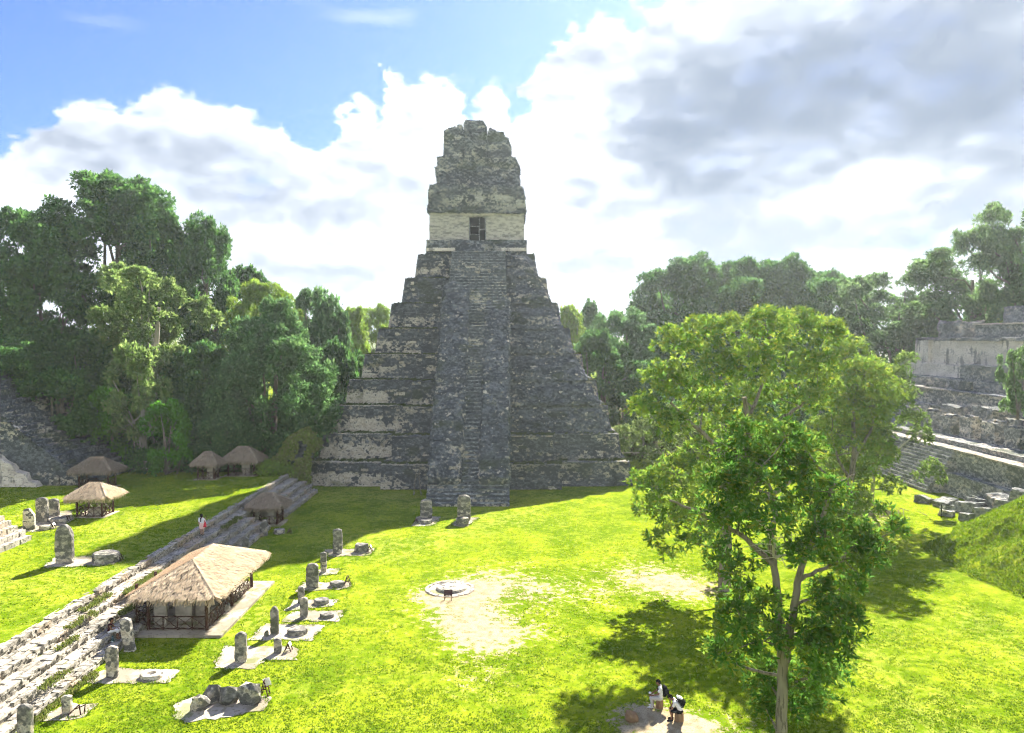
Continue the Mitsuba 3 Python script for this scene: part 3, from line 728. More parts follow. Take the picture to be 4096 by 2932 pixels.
def crest(poly, y0, y1, seed, amp):
    g = trimesh.creation.extrude_polygon(Polygon(poly), y1 - y0)
    g.apply_transform(np.array([[1, 0, 0, 0], [0, 0, -1, y1], [0, 1, 0, 0], [0, 0, 0, 1.0]]))
    return rough(g, 0.36, amp, 1.25, seed, sharp=0.7)


CR = put('roof_comb', crest([(-10.85, 37.4), (1.0, 37.4), (0.85, 38.8), (1.2, 38.9), (0.95, 40.6), (1.25, 40.7), (0.55, 42.5), (-0.35, 42.6), (-9.6, 42.7), (-10.6, 42.5), (-10.5, 41.3), (-10.95, 41.2), (-10.65, 38.8), (-11.0, 38.7)], 110.5, 114.2, 91, 0.13), 'comb_stone', PYR)
put('comb_top', crest([(-9.75, 42.3), (-0.3, 42.3), (-0.05, 43.9), (-0.55, 45.3), (-1.05, 45.5), (-1.2, 46.1), (-2.2, 46.25), (-3.0, 46.8), (-3.36, 46.6), (-3.44, 45.7), (-3.55, 45.7), (-3.58, 46.9), (-4.1, 47.75), (-6.6, 47.85), (-6.86, 47.4), (-6.9, 45.9), (-7.06, 45.9), (-7.08, 47.2), (-7.8, 47.2), (-7.84, 46.75), (-7.96, 46.75), (-8.0, 47.0), (-9.0, 46.7), (-9.65, 46.3)], 110.9, 113.6, 95, 0.06), 'comb_stone', CR)
b = MB()
b.tm(rough(tbox((-7.0, 110.2, 40.3), (-3.3, 111.2, 42.3)), 0.35, 0.22, 1.6, 97, sharp=1))
b.tm(rough(tbox((-6.7, 110.3, 42.0), (-3.6, 111.4, 46.0)), 0.35, 0.22, 1.6, 98, sharp=1))
b.tm(rough(tbox((-8.9, 110.3, 38.6), (-7.2, 111.2, 40.2)), 0.35, 0.22, 1.6, 99, sharp=1))
b.tm(rough(tbox((-2.6, 110.3, 38.4), (-0.6, 111.2, 40.2)), 0.35, 0.22, 1.6, 100, sharp=1))
put('carved_figure', b, 'comb_stone', CR)
# bare poles leaning by the stairs
b = MB()
b.tube([(-10.6, 82.9, 0), (-10.5, 83.2, 1.6), (-10.2, 83.6, 3.4)], [0.06, 0.045, 0.02], 6)
b.tube([(-9.8, 82.9, 0), (-10.1, 83.4, 1.8), (-10.0, 84.0, 3.9)], [0.06, 0.045, 0.02], 6)
b.tube([(-10.45, 83.2, 1.7), (-9.6, 83.6, 3.2)], [0.03, 0.015], 5)
one('sapling', b, 'bark_mat', 'bare dark sapling of leaning thin stems left of the pyramid stairway', 'sapling')

# ---------------------------------------------------------------- the terraced palace on the right
PA = thing('terraced_palace', 'long ruined stone palace rising in terraces on the right', 'palace')
put('retaining_wall', rough(tbox((48.6, 58, -0.2), (75, 84.2, 4.65)), 0.9, 0.12, 0.8, 111), 'palace_stone', PA)
put('lower_batter', rough(tbox((47.5, 66, -0.2), (48.9, 84.0, 2.3)), 0.7, 0.12, 0.8, 112), 'palace_stone', PA)
put('far_terrace', rough(tbox((48.7, 84.2, -0.2), (75, 128, 4.62)), 1.2, 0.12, 0.8, 113), 'palace_stone', PA)
PST = put('palace_stairs', tbox((47.6, 84.3, -0.2), (48.8, 98, 2.2)), 'palace_stone', PA)
rg = R(115)
for i in range(13):
    z0 = 0.357 * i
    x0 = 45.4 + 0.25 * i
    xs = np.linspace(84.3, 98, 24)
    fx = x0 + rg.normal(0, 0.025, 24)
    tz = z0 + 0.357 + rg.normal(0, 0.02, 24)
    P4 = np.stack([np.stack([fx, xs, np.full(24, z0 - 0.2)], -1), np.stack([fx, xs, tz], -1), np.stack([np.full(24, 49.0), xs, tz], -1), np.stack([np.full(24, 49.0), xs, np.full(24, z0 - 0.2)], -1)], 0)
    v, fc = grid(P4[::-1])
    # close the near end
    put('step', (np.vstack([v, box8((x0 + .02, 84.25, z0 - 0.2), (49, 84.33, z0 + 0.35))]), np.vstack([fc, BOXF + len(v)])), 'palace_stone', PST)
put('terrace_paving', rough(tbox((48.45, 58, 4.55), (50.3, 124, 4.72)), 0.6, 0.08, 0.9, 117), 'step_stone', PA)
put('low_wall', rough(tbox((50.2, 58, 4.5), (76, 126, 5.25)), 0.9, 0.1, 0.9, 118), 'palace_stone', PA)
rg = R(119)
for i, y in enumerate(np.arange(76.0, 104, 4.3)):
    w = rg.uniform(2.3, 2.7)
    hh = rg.uniform(2.2, 2.75)
    k = put('pier', rough(tbox((53.0, y, 5.1), (54.2, y + w, 5.1 + hh)), 0.35, 0.13, 1.2, 121 + i), 'palace_stone', PA)
    b = MB()
    for q in range(7):
        x_, y_ = rg.uniform(52.9, 53.7), rg.uniform(y - 0.1, y + w - 0.8)
        b.add(jbox((x_, y_, 5.05 + hh), (x_ + rg.uniform(.5, .9), y_ + rg.uniform(.5, 1.0), 5.1 + hh + rg.uniform(.1, .28)), rg, 0.05), BOXF)
    put('cap_stone', b, 'pyramid_stone_pale', k)
put('gallery_wall', rough(tbox((56.6, 60, 5.1), (58.2, 122, 8.0)), 0.8, 0.25, 0.8, 131), 'palace_stone', PA)
for (x0, y0, x1, y1, z1) in [(55, 88, 57, 92.5, 8.8), (55.2, 96, 57, 99, 8.4), (55, 78, 57, 81, 8.1), (54.8, 83.5, 57, 85.5, 8.0)]:
    put('cross_wall', rough(tbox((x0, y0, 5.1), (x1, y1, z1)), 0.5, 0.3, 1.0, int(y0)), 'palace_stone', PA)
put('second_terrace', rough(tbox((57.8, 60, 5.0), (78, 123, 10.0)), 1.0, 0.22, 0.7, 135), 'palace_stone', PA)
put('ledge_paving', rough(tbox((57.6, 60, 9.92), (59.2, 121, 10.08)), 0.8, 0.06, 0.7, 136), 'pyramid_stone_pale', PA)
put('third_terrace', rough(tbox((60.0, 60, 9.9), (78, 122, 11.35)), 0.9, 0.15, 0.8, 137), 'palace_stone', PA)
b = MB()
for i in range(4):
    b.tm(rough(tbox((59.5 + .12 * i, 100.5, 9.95), (60.4, 103.2, 10.25 + 0.3 * i)), 0.5, 0.04, 1.2, 138 + i))
put('small_steps', b, 'pyramid_stone_pale', PA)
put('fourth_terrace', rough(tbox((62.3, 60, 11.2), (80, 122, 13.1)), 0.9, 0.12, 0.8, 143), 'plaster_mat', PA)
put('bench_block', rough(tbox((60.9, 93, 11.2), (63.2, 105, 13.3)), 0.6, 0.1, 0.9, 144), 'palace_stone', PA)
rg = R(145)
UW = put('upper_wall', rough(tbox((63.75, 60, 13.0), (82, 121, 16.6)), 1.0, 0.06, 0.8, 146), 'plaster_mat', PA)
fb = face_blocks([63.75, 121, 13.1], [0, -1, 0], [0, 0, 1], [-1, 0, 0], 52, 3.5, 0.40, 0.95, rg, proud=0.05, jn=0.02)
for b_ in sorted(fb, key=lambda q: -abs(q[:, 1].max() - q[:, 1].min()))[:200]:
    put('stone_block', (b_, BOXF), 'plaster_mat', UW)
tag(put('small_masonry', MB().many(np.array(sorted(fb, key=lambda q: -abs(q[:, 1].max() - q[:, 1].min()))[200:]), BOXF), 'plaster_mat', UW), kind='stuff')
put('roof_edge', rough(tbox((63.4, 60, 16.55), (66, 121.5, 16.95)), 0.7, 0.18, 1.1, 147), 'palace_stone', UW)
put('end_pilaster', rough(tbox((63.2, 117.5, 13), (64.2, 121.3, 16.5)), 0.6, 0.06, 1.1, 148), 'plaster_mat', UW)
put('second_storey', rough(tbox((65.2, 60, 16.6), (80, 109, 18.8)), 0.8, 0.13, 0.9, 149), 'palace_stone', PA)
put('storey_roof', rough(tbox((64.9, 60, 18.75), (80, 109.3, 18.95)), 0.9, 0.06, 0.9, 150), 'plaster_clean', PA)
put('ruined_vault', rough(tbox((65.5, 113, 16.5), (69, 119, 19.3)), 0.5, 0.55, 0.7, 151), 'palace_stone', PA)
put('roof_tower', rough(tbox((68.5, 100, 18.8), (73, 108, 21.3)), 0.7, 0.12, 0.9, 152), 'palace_stone', PA)

# tumbled stones at the foot of the mound
TW = thing('tumbled_wall', 'low tumbled stone wall between the mound and the palace stairs', 'wall ruin')
rg = R(161)
for i, (x, y, z, s) in enumerate([(42.6, 79.5, 0, 1.3), (43.8, 77.5, 0, 1.6), (43.0, 75.6, 0, 1.2), (44.6, 74.6, 0.3, 1.7), (41.6, 73.4, 0, 1.1), (45.8, 75.5, 0.6, 1.4), (46.6, 73.4, 1.2, 1.8), (44.2, 72.2, 0.5, 1.2), (47.2, 77.2, 0.3, 1.3), (47.3, 71.2, 2.2, 1.5), (42.2, 71.2, 0.3, 0.9), (45.2, 79, 0, 0.9), (46.0, 71.5, 1.4, 1.2)]):
    t_ = rough(tbox((-s * 0.6, -s * 0.5, -0.5), (s * 0.6, s * 0.5, s * 0.42)), 0.35, 0.16, 1.3, 170 + i)
    t_.apply_transform(trimesh.transformations.euler_matrix(rg.normal(0, .12), rg.normal(0, .12), rg.uniform(0, 3)))
    t_.apply_translation((x, y, z))
    put('stone', t_, 'palace_stone', TW)

# dark stair of the building on the far left, and the steps nearer on the left
NS = thing('shaded_stairway', 'broad dark stone stairway in deep forest shade at the far left', 'stairway')
put('stair_core', tbox((-75, 79, 1.5), (-44.5, 104, 1.9)), 'rubble_stone', NS)
rg = R(181)
for i in range(24):
    x = -43.4 - 0.62 * i
    z = TZ + 0.5 * i
    ysg = np.linspace(78.4, 104, 30)
    fx = x + rg.normal(0, 0.07, 30)
    tz = z + 0.5 + rg.normal(0, 0.04, 30)
    P4 = np.stack([np.stack([fx, ysg, np.full(30, z - 0.2)], -1), np.stack([fx, ysg, tz], -1), np.stack([np.full(30, x - 1.4), ysg, tz], -1)], 0)
    put('step', grid(P4), 'rubble_stone', NS)
bal = trimesh.creation.extrude_polygon(Polygon([(-47.6, 1.5), (-48.2, 2.3), (-48.9, 2.5), (-49.3, 3.3), (-50.2, 3.5), (-50.6, 4.2), (-51.4, 4.5), (-52, 5.2), (-54, 5.6), (-54, 1.5)]), 1.0)
bal.apply_transform(np.array([[1, 0, 0, 0], [0, 0, -1, 78.6], [0, 1, 0, 0], [0, 0, 0, 1.0]]))
BL = put('side_wall', rough(bal, 0.5, 0.14, 1.0, 183), 'plaster_mat', NS)
fb = face_blocks([-60, 77.62, 1.9], [1, 0, 0], [0, 0, 1], [0, -1, 0], 15.6, 5.5, 0.36, 0.6, rg, proud=0.06)
fb = np.array([q for q in fb if q[:, 2].max() < 2.2 + (-48.2 - q[:, 0].max()) * 0.7])
for q in fb[:120]:
    put('stone_block', (q, BOXF), 'plaster_mat', BL)
sd = trimesh.creation.extrude_polygon(Polygon([(-43.6, 1.5), (-43.6, 2.3), (-58.0, 13.8), (-58.0, 1.5)]), .5)
sd.apply_transform(np.array([[1, 0, 0, 0], [0, 0, -1, 79.0], [0, 1, 0, 0], [0, 0, 0, 1.0]]))
put('end_wall', rough(sd, .6, .1, 1.0, 185), 'rubble_stone', NS)
LS = thing('left_steps', 'weathered pale stone steps cut off by the left picture edge', 'steps')
for i in range(8):
    x = -35.9 - 0.52 * i
    z = TZ + 0.36 * i
    t_ = tbox((-52, 40, z - 0.1), (x, 57.2 + 0.06 * i, z + 0.36))
    k = put('step', rough(t_, 0.5, 0.05, 1.1, 190 + i), 'step_stone', LS)
    y = 46.0
    while y < 57.1 and i < 6:
        l = rg.uniform(0.4, 0.8)
        put('edge_stone', (jbox((x - 0.4, y + .02, z - .05), (x + 0.05 + rg.normal(0, .02), y + l - .02, z + 0.38 + rg.normal(0, .015)), rg, 0.02), BOXF), 'step_stone', k)
        y += l
# ---------------------------------------------------------------- gravel pads (setting), stelae, altars, signs
for i, poly in enumerate(PADS):
    z = TZ if i in (10, 11) else 0.0
    P = Polygon(poly).buffer(0.05)
    ring = np.array(P.segmentize(0.12).exterior.coords)[:-1]
    w = meshkit.noise(np.stack([ring[:, 0], ring[:, 1], ring[:, 0] * 0], -1) * 1.7, i) - 0.5
    c = np.array(P.centroid.coords[0])
    w = w + 0.7 * (meshkit.noise(np.stack([ring[:, 0], ring[:, 1], ring[:, 0] * 0], -1) * 4.3, i + 50) - 0.5)
    ring = ring + nrm(ring - c) * (w * 0.34)[:, None]
    g = trimesh.creation.extrude_polygon(Polygon(ring).buffer(0), 0.045, engine='earcut')
    g.apply_translation((0, 0, z - 0.015))
    struct('gravel_pad', g, 'pad_mat')


def slab(w, d, h, seed, top=0.25, taper=0.06, broken=None, amp=0.035, lean=(0, 0)):
    """An upright stone with a rounded or broken head, its foot at the origin."""
    nu, nv = 26, 22
    a = np.arange(nu) * 2 * np.pi / nu
    sx = np.sign(np.cos(a)) * np.abs(np.cos(a)) ** 0.38
    sy = np.sign(np.sin(a)) * np.abs(np.sin(a)) ** 0.38
    rows = []
    for q in np.linspace(0, 1, nv):
        z = -0.12 + (h + 0.12) * q
        s = 1 - taper * abs(q - 0.45) * 2
        if q > 1 - top:
            s *= math.sqrt(max(0.02, 1 - ((q - 1 + top) / top) ** 2 * 0.93))
        rows.append(np.stack([sx * w / 2 * s, sy * d / 2 * (0.55 + 0.45 * s), np.full(nu, z)], -1))
    P = np.array(rows)
    if broken is not None:
        cut = h + broken * (P[..., 0] / w) + 0.30 * h * (meshkit.fbm(P * np.array([3.5, 3.5, 0]) / max(w, .3) * 0.6, 3, seed) - 0.5)
        P[..., 2] = np.minimum(P[..., 2], cut)
    flat = P.reshape(-1, 3)
    dsp = np.stack([meshkit.fbm(flat * 3.2 + 9 * k, 4, seed + k) - 0.5 for k in range(3)], -1) * 2 * amp
    fine = (meshkit.fbm(flat * np.array([11, 11, 7.0]), 3, seed + 5) - 0.5) * 2 * amp * 0.8
    flat = flat + dsp + nrm(flat * [1, 1, 0]) * fine[:, None]
    n = nu
    i, j = np.meshgrid(np.arange(nv - 1), np.arange(nu), indexing='ij')
    A, B = i * n + j, i * n + (j + 1) % n
    f = np.concatenate([np.stack([A, B, B + n], -1).reshape(-1, 3), np.stack([A, B + n, A + n], -1).reshape(-1, 3)])
    c = len(flat)
    flat = np.vstack([flat, flat[-n:].mean(0)])
    k = np.arange(n)
    f = np.vstack([f, np.stack([(nv - 1) * n + k, (nv - 1) * n + (k + 1) % n, k * 0 + c], 1)])
    flat[:, 0] += lean[0] * flat[:, 2]
    flat[:, 1] += lean[1] * flat[:, 2]
    return flat, f


STELAE[19] = [-21.0, 60.2, 0.0, 0.5, 1.25]
SLAB_NOTES = [
    ('tall upright grey stela at the edge of the pyramid shadow, beside a lumpy altar', dict(top=.06, amp=.03), 0),
    ('narrow pillar-like stela just inside the sunlit lawn, second from the shadow', dict(top=.05, broken=-.2), 0),
    ('broad stela with a diagonal crack, beside a low altar and black easel', dict(top=.18), 0),
    ('slim small stela standing right behind a square-headed one', dict(top=.10), 1),
    ('square-headed stela in front of the slim small one', dict(top=.07), 1),
    ('tall pale worn stela with a small stone at its foot', dict(top=.2, broken=-.15), 0),
    ('round-headed stela at the front of the right-hand row on a wide gravel pad', dict(top=.12, amp=.04), 1),
    ('short square stone block on the wide gravel pad', dict(top=.03, taper=.02, amp=.015), 1),
    ('square grey stela beside a ring-shaped altar next to the stairs', dict(top=.03, taper=.02), 0),
    ('broken stela stump beside a fallen easel at the foot of the stairs', dict(top=.05, broken=.15, taper=.02), 0),
    ('round-topped stela cut off by the bottom edge of the picture', dict(top=.12), 1),
    ('leaning weathered stela in front of the seated woman and the thatched shelter', dict(top=.04, lean=(-.17, .05)), 0),
    ('large carved stela beside the drum altar on the upper lawn', dict(top=.26, amp=.05), 0),
    ('jagged broken stela at the left of the three stelae on the upper lawn', dict(top=.1, broken=-.9), 1),
    ('tallest of the three stelae in a group on the upper lawn', dict(top=.10), 0),
    ('shaded stela behind the tallest one on the upper lawn', dict(top=.12), 1),
    ('small grey stela at the foot of the shaded stairway', dict(top=.35), 1),
    ('square-shouldered stela left of the pyramid stairs', dict(top=.12, taper=.10), 1),
    ('tall grey stela right in front of the pyramid stairs', dict(top=.14), 0),
    ('narrow stela just behind the big thatched roof against the stairs', dict(top=.06), 1),
    ('pale pointed broken stela in front of the small thatched shelter', dict(top=.2, broken=.8), 0),
]
for i, ((x, y, z, w, h), (lab, kw, dk)) in enumerate(zip(STELAE, SLAB_NOTES)):
    d = 0.45 * w if w > 0.6 else 0.62 * w
    v, f = slab(w, d, h, 300 + 7 * i, **kw)
    if i == 4 or i == 7:
        pass
    a = R(i).normal(0, 0.12)
    v = v @ np.array([[math.cos(a), math.sin(a), 0], [-math.sin(a), math.cos(a), 0], [0, 0, 1]])
    one('stela', (v + [x, y + d / 2, z], f), 'stela_stone', lab, 'stela', smooth=55)
v, f = slab(0.22, 0.2, 0.3, 777, top=.4)
one('small_rock', (v + [STELAE[5][0] - 0.38, STELAE[5][1] - 0.1, 0.02], f), 'stela_stone', 'small stone leaning at the foot of a pale stela', 'rock', smooth=50)


def drum(r, h, seed, amp=0.05, band=False, hole=0.0, ell=0.85):
    nu = 30
    a = np.arange(nu) * 2 * np.pi / nu
    prof_ = [(1.0, -0.1), (1.02, 0.0), (1.03, h * 0.3), (1.01, h * 0.55)] + ([(1.05, h * .58), (1.05, h * .68), (1.0, h * .7)] if band else []) + [(1.0, h * 0.8), (0.96, h * 0.95), (0.88, h), (0.6, h * 1.01)]
    prof_ += [(0.42, h), (0.36, h * 0.55), (0.1, h * 0.5)] if hole else [(0.35, h * 1.0), (0.1, h * 0.98)]
    P = np.array([np.stack([np.cos(a) * r * q, np.sin(a) * r * q * ell, np.full(nu, z)], -1) for q, z in prof_])
    flat = P.reshape(-1, 3)
    flat = flat + np.stack([meshkit.fbm(flat * 2.4 + 5 * k, 4, seed + k) - 0.5 for k in range(3)], -1) * 2 * amp
    n, nv = nu, len(prof_)
    i, j = np.meshgrid(np.arange(nv - 1), np.arange(nu), indexing='ij')
    A, B = i * n + j, i * n + (j + 1) % n
    f = np.concatenate([np.stack([A, B, B + n], -1).reshape(-1, 3), np.stack([A, B + n, A + n], -1).reshape(-1, 3)])
    c = len(flat)
    flat = np.vstack([flat, flat[-n:].mean(0)])
    k = np.arange(n)
    return flat, np.vstack([f, np.stack([(nv - 1) * n + k, (nv - 1) * n + (k + 1) % n, k * 0 + c], 1)])


ALTAR_NOTES = [
    ('lumpy boulder-like altar with a small easel beside the tall stela', dict(amp=.14), 0),
    ('low round altar with a black easel at its right side', dict(amp=.03), 1),
    ('pale flat altar between the slim small stela and the open lawn', dict(amp=.06), 0),
    ('grey flat altar right of the square-headed stela', dict(amp=.06), 0),
    ('large cracked round altar right of the tall pale stela', dict(amp=.07), 0),
    ('ring-shaped altar with a hollow centre beside the square stela', dict(amp=.05, hole=1), 0),
    ('big banded stone drum altar on the upper lawn', dict(amp=.05, band=True), 0),
    ('low altar in shade behind the stelae group', dict(amp=.05), 1),
    ('small pale altar in front of the stelae group on the upper lawn', dict(amp=.04), 0),
    ('low stepped altar in front of the square-shouldered stela by the pyramid stairs', dict(amp=.04), 1),
    ('round altar on stone feet in front of the tall stela by the pyramid', dict(amp=.06), 0),
    ('flat grey altar in front of the small thatched shelter', dict(amp=.07), 1),
]
for i, ((x, y, z, w, h), (lab, kw, dk)) in enumerate(zip(ALTARS, ALTAR_NOTES)):
    # the height given is that of the picture: part of it is the top seen from above
    hh = max(0.14, h - w * 0.85 * (17 - z) / y * 0.95)
    v, f = drum(w / 2, hh, 500 + 9 * i, **kw)
    one('altar', (v + [x, y + w * 0.40, z], f), 'stela_stone', lab, 'altar', smooth=50)

SIGN_NOTES = ['small wooden easel by the lumpy altar near the pyramid shadow', 'black easel beside the low round altar', 'small easel with a white panel beside the short stone block', 'collapsed brown easel by the broken stela stump', 'brown easel with a white panel at the end of the boulders',
              'small easel beside the drum altar on the upper lawn', 'easel with a pale panel beside the small pale altar', 'dark easel beside the low shaded altar', 'tiny easel at the left of the pyramid stela pad', 'small dark easel by the flat altar at the small shelter']
for i, ((x, y, z, w, h), lab) in enumerate(zip(SIGNS, SIGN_NOTES)):
    e = thing('display_easel', lab, 'easel')
    b = MB()
    hh = max(h, 0.42)
    ww = max(w, 0.42) * 0.9
    y += 0.15
    if i == 3:
        b.bar((x - .35, y - .2, .03), (x + .05, y, .42), .045)
        b.bar((x + .05, y, .42), (x + .2, y - .15, .03), .045)
        b.bar((x - .12, y, .22), (x + .3, y + .1, .38), .04)
        b.bar((x + .25, y + .05, .03), (x + .28, y + .08, .4), .04)
    else:
        for s in (0, 1):
            yy = y + 0.32 * s
            b.bar((x - ww * .5, yy, z), (x, yy, z + hh), .042)
            b.bar((x + ww * .5, yy, z), (x, yy, z + hh), .042)
            b.bar((x - ww * .28, yy, z + hh * .45), (x + ww * .28, yy, z + hh * .45), .035)
        b.bar((x, y, z + hh * .95), (x, y + .32, z + hh * .95), .035)
    put('frame', b, 'wood_mat', e)
    if i in (0, 2, 4, 6):
        q = bar8((x + .02, y + .02, z + hh * .98), (x + ww * .32, y + .02, z + hh * .55), .34, .02)
        q[:, 1] += 0.1
        put('panel', (q + [0.02, 0.04, 0.05], BOXF), 'panel_white', e)

BN = ['shaded boulder at the left end of the row of four', 'upright light grey boulder with a pointed top in the row', 'large tilted boulder in the middle of the row', 'largest rounded boulder at the right end of the row']
for i, ((x, y, z, w, h), lab) in enumerate(zip(BOULDERS, BN)):
    hh = h * 0.8
    rb = R(620 + i)
    q = nrm(rb.normal(0, 1, (17, 3))) * rb.uniform(.82, 1.12, (17, 1)) * [w * .56, .50, hh * .60]
    tilt = [0.5, -0.25, 0.55, 0.1][i]
    q = q @ np.array([[math.cos(tilt), 0, math.sin(tilt)], [0, 1, 0], [-math.sin(tilt), 0, math.cos(tilt)]])
    t_ = rough(trimesh.Trimesh(q).convex_hull, .07, .035, 3.0, 640 + i)
    one('boulder', (np.array(t_.vertices) + [x, y + .42, hh * .42], t_.faces), 'stela_stone' if i in (0, 2) else 'stela_stone', lab, 'boulder', smooth=28)

# round altar in the middle of the lawn
x, y = MISC['ring'][:2]
y += 0.9
FR = thing('round_floor_altar', 'flat round stone altar in bare ground at the middle of the lawn', 'altar')
v, f = drum(1.02, 0.2, 661, amp=.03, ell=1.0)
v[:, 2] = np.where(v[:, 2] > 0.19, 0.19, v[:, 2])
put('slab', (v + [x, y, 0], f), 'stela_stone', FR, smooth=50)
rg = R(663)
for k in range(22):
    a0, a1 = k * 2 * np.pi / 22 + .02, (k + 1) * 2 * np.pi / 22 - .02
    ra, rb = 1.42 + rg.normal(0, .03), 1.70 + rg.normal(0, .03)
    q = np.array([[math.cos(a) * r, math.sin(a) * r] for a, r in ((a0, ra), (a0, rb), (a1, rb), (a1, ra))])
    zt = 0.055 + rg.normal(0, .008)
    v8 = np.vstack([np.c_[q, np.full(4, -.05)], np.c_[q, np.full(4, zt)]]) + [x - .12, y - .05, 0]
    put('curb_stone', (v8, BOXF[:, ::-1]), 'step_stone', FR)
struct('bare_earth', (np.vstack([np.stack([np.cos(np.arange(40) * np.pi / 20) * 1.44 + x - .1, np.sin(np.arange(40) * np.pi / 20) * 1.44 + y - .05, np.full(40, .012)], -1), [[x, y, .012]]]), np.stack([np.arange(40), (np.arange(40) + 1) % 40, np.full(40, 40)], 1)), 'pad_mat')
x, y = MISC['bench'][:2]
BS = thing('plaque_stand', 'small brown plaque on four legs in front of the round floor altar', 'sign')
b = MB()
for sx in (-.24, .24):
    b.bar((x + sx, y, 0), (x + sx, y, .34), .035)
    b.bar((x + sx * .9, y + .35, 0), (x + sx * .9, y + .3, .56), .035)
put('legs', b, 'wood_mat', BS)
put('plaque', (np.array([[x - .28, y - .02, .33], [x + .28, y - .02, .33], [x + .27, y + .32, .58], [x - .27, y + .32, .58], [x - .28, y - .03, .36], [x + .28, y - .03, .36], [x + .27, y + .31, .61], [x - .27, y + .31, .61]]), BOXF), 'wood_mat', BS)

# thin post near the mound
x, y = MISC['post'][:2]
b = MB().bar((x, y, -.1), (x, y, 1.15), .07).bar((x, y, 1.0), (x, y, 1.2), .11)
one('thin_post', b, 'metal_black', 'thin black post standing alone on the grass at the foot of the mound', 'post')

# ---------------------------------------------------------------- thatched shelters


def pavilion(name_label, cat_label, x0, x1, y0, y1, zf, z_eave, ridge, z_ridge, over, posts, fences, seed, warm=0.0, wall=None):
    """Footprint x0..x1, y0..y1 of the posts; ridge = ((x, y), (x, y))."""
    rg = R(seed)
    k = thing('thatched_shelter', name_label, cat_label)
    for (px, py, pz) in posts:
        b = MB()
        b.tube([(px, py, pz - 0.1), (px + rg.normal(0, .01), py, (pz + z_eave) / 2), (px, py, z_eave + 0.25)], [0.10, 0.095, 0.09], 8)
        put('post', b, 'wood_mat', k)
    for (p, q, n, zb) in fences:
        p, q = np.array([*p, zb]), np.array([*q, zb])
        b = MB()
        up = np.array([0, 0, 1.0])
        b.bar(p + up * .78, q + up * .78, .06, .05)
        b.bar(p + up * .08, q + up * .08, .05, .05)
        for i in range(n):
            a, c = p + (q - p) * i / n, p + (q - p) * (i + 1) / n
            if i:
                b.bar(a, a + up * .8, .055)
            b.bar(a + up * .08, c + up * .76, .035)
            b.bar(a + up * .76, c + up * .08, .035)
        put('railing', b, 'wood_mat', k)
    # frame beams under the roof
    b = MB()
    for p, q in (((x0, y0), (x1, y0)), ((x1, y0), (x1, y1)), ((x1, y1), (x0, y1)), ((x0, y1), (x0, y0))):
        b.bar((*p, z_eave + .2), (*q, z_eave + .2), .12)
    put('beams', b, 'wood_mat', k)
    e = np.array([[x0 - over, y0 - over, z_eave], [x1 + over, y0 - over, z_eave], [x1 + over, y1 + over, z_eave], [x0 - over, y1 + over, z_eave]], float)
    ra, rb = np.array([*ridge[0], z_ridge]), np.array([*ridge[1], z_ridge])
    along_y = abs(ridge[0][1] - ridge[1][1]) >= abs(ridge[0][0] - ridge[1][0])
    if along_y:
        faces = [(e[0], e[1], ra, ra), (e[1], e[2], rb, ra), (e[2], e[3], rb, rb), (e[3], e[0], ra, rb)]
    else:
        faces = [(e[0], e[1], rb, ra), (e[1], e[2], rb, rb), (e[2], e[3], ra, rb), (e[3], e[0], ra, ra)]
    base = MB()
    for a, c, cc, aa in faces:
        base.add(np.array([a, c, cc, aa]) - [0, 0, .03], [[0, 1, 2], [0, 2, 3]], (0.16, 0.12, 0.08))
        base.add(np.array([a, c, cc, aa]) - [0, 0, .22], [[0, 2, 1], [0, 3, 2]], (0.16, 0.12, 0.08))
    rk = put('roof', base, 'thatch_mat', k, color=True)
    tan = np.array([0.56, 0.44, 0.295])
    pale = np.array([0.76, 0.66, 0.50])
    brown = np.array([0.44, 0.25, 0.13])
    grey = np.array([0.30, 0.235, 0.175])
    V, C = [], []

    def strips(P, side, down, nn, l, wd, n, lift, tone):
        """n strips rooted at P, hanging along down."""
        l = l * rg.uniform(.6, 1.35, (n, 1))
        w = wd * rg.uniform(.6, 1.3, (n, 1)) * side
        d = nrm(down + side * rg.normal(0, .16, (n, 1)) + nn * rg.normal(0, .03, (n, 1)))
        q0 = P + nn * rg.uniform(.0, .02, (n, 1))
        q1 = P + d * l + nn * (lift * rg.uniform(.4, 1.5, (n, 1)))
        V.append(np.stack([q0 - w / 2, q0 + w / 2, q1 + w * .30, q1 - w * .30], 1))
        t1, t2 = rg.random((n, 1)), rg.random((n, 1))
        col = tan * (1 - t1) + pale * t1
        col = col * (1 - tone) + (brown * (1 - t2) + tan * t2) * tone
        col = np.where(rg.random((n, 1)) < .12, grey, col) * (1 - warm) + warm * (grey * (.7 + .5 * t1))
        C.append(col * rg.uniform(.8, 1.12, (n, 1)))

    for fi, (a, c, cc, aa) in enumerate(faces):
        nn = nrm(np.cross(c - a, aa - a))
        mid_a, mid_r = (a + c) / 2, (aa + cc) / 2
        side = nrm(c - a)
        slope = np.linalg.norm(mid_r - mid_a)
        rows = max(4, int(slope / 0.16))
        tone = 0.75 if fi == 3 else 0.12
        for r_ in range(rows + 1):
            t = r_ / rows
            L_, R_ = a + (aa - a) * t, c + (cc - c) * t
            wlen = np.linalg.norm(R_ - L_)
            n = int(wlen / 0.032)
            if n < 1:
                continue
            P = L_ + (R_ - L_) * rg.random((n, 1))
            down = nrm((mid_a - mid_r)[None])
            strips(P, side[None], down, nn[None], 0.44, 0.06, n, 0.07, tone)
        # ragged fringe at the eave
        n = int(np.linalg.norm(c - a) / 0.02)
        P = a + (c - a) * rg.random((n, 1)) + nn * rg.uniform(-.12, .05, (n, 1))
        strips(P, side[None], nrm((mid_a - mid_r)[None] * .35 + np.array([[0, 0, -1.0]])), nn[None], 0.44, 0.05, n, .02, 0.25)
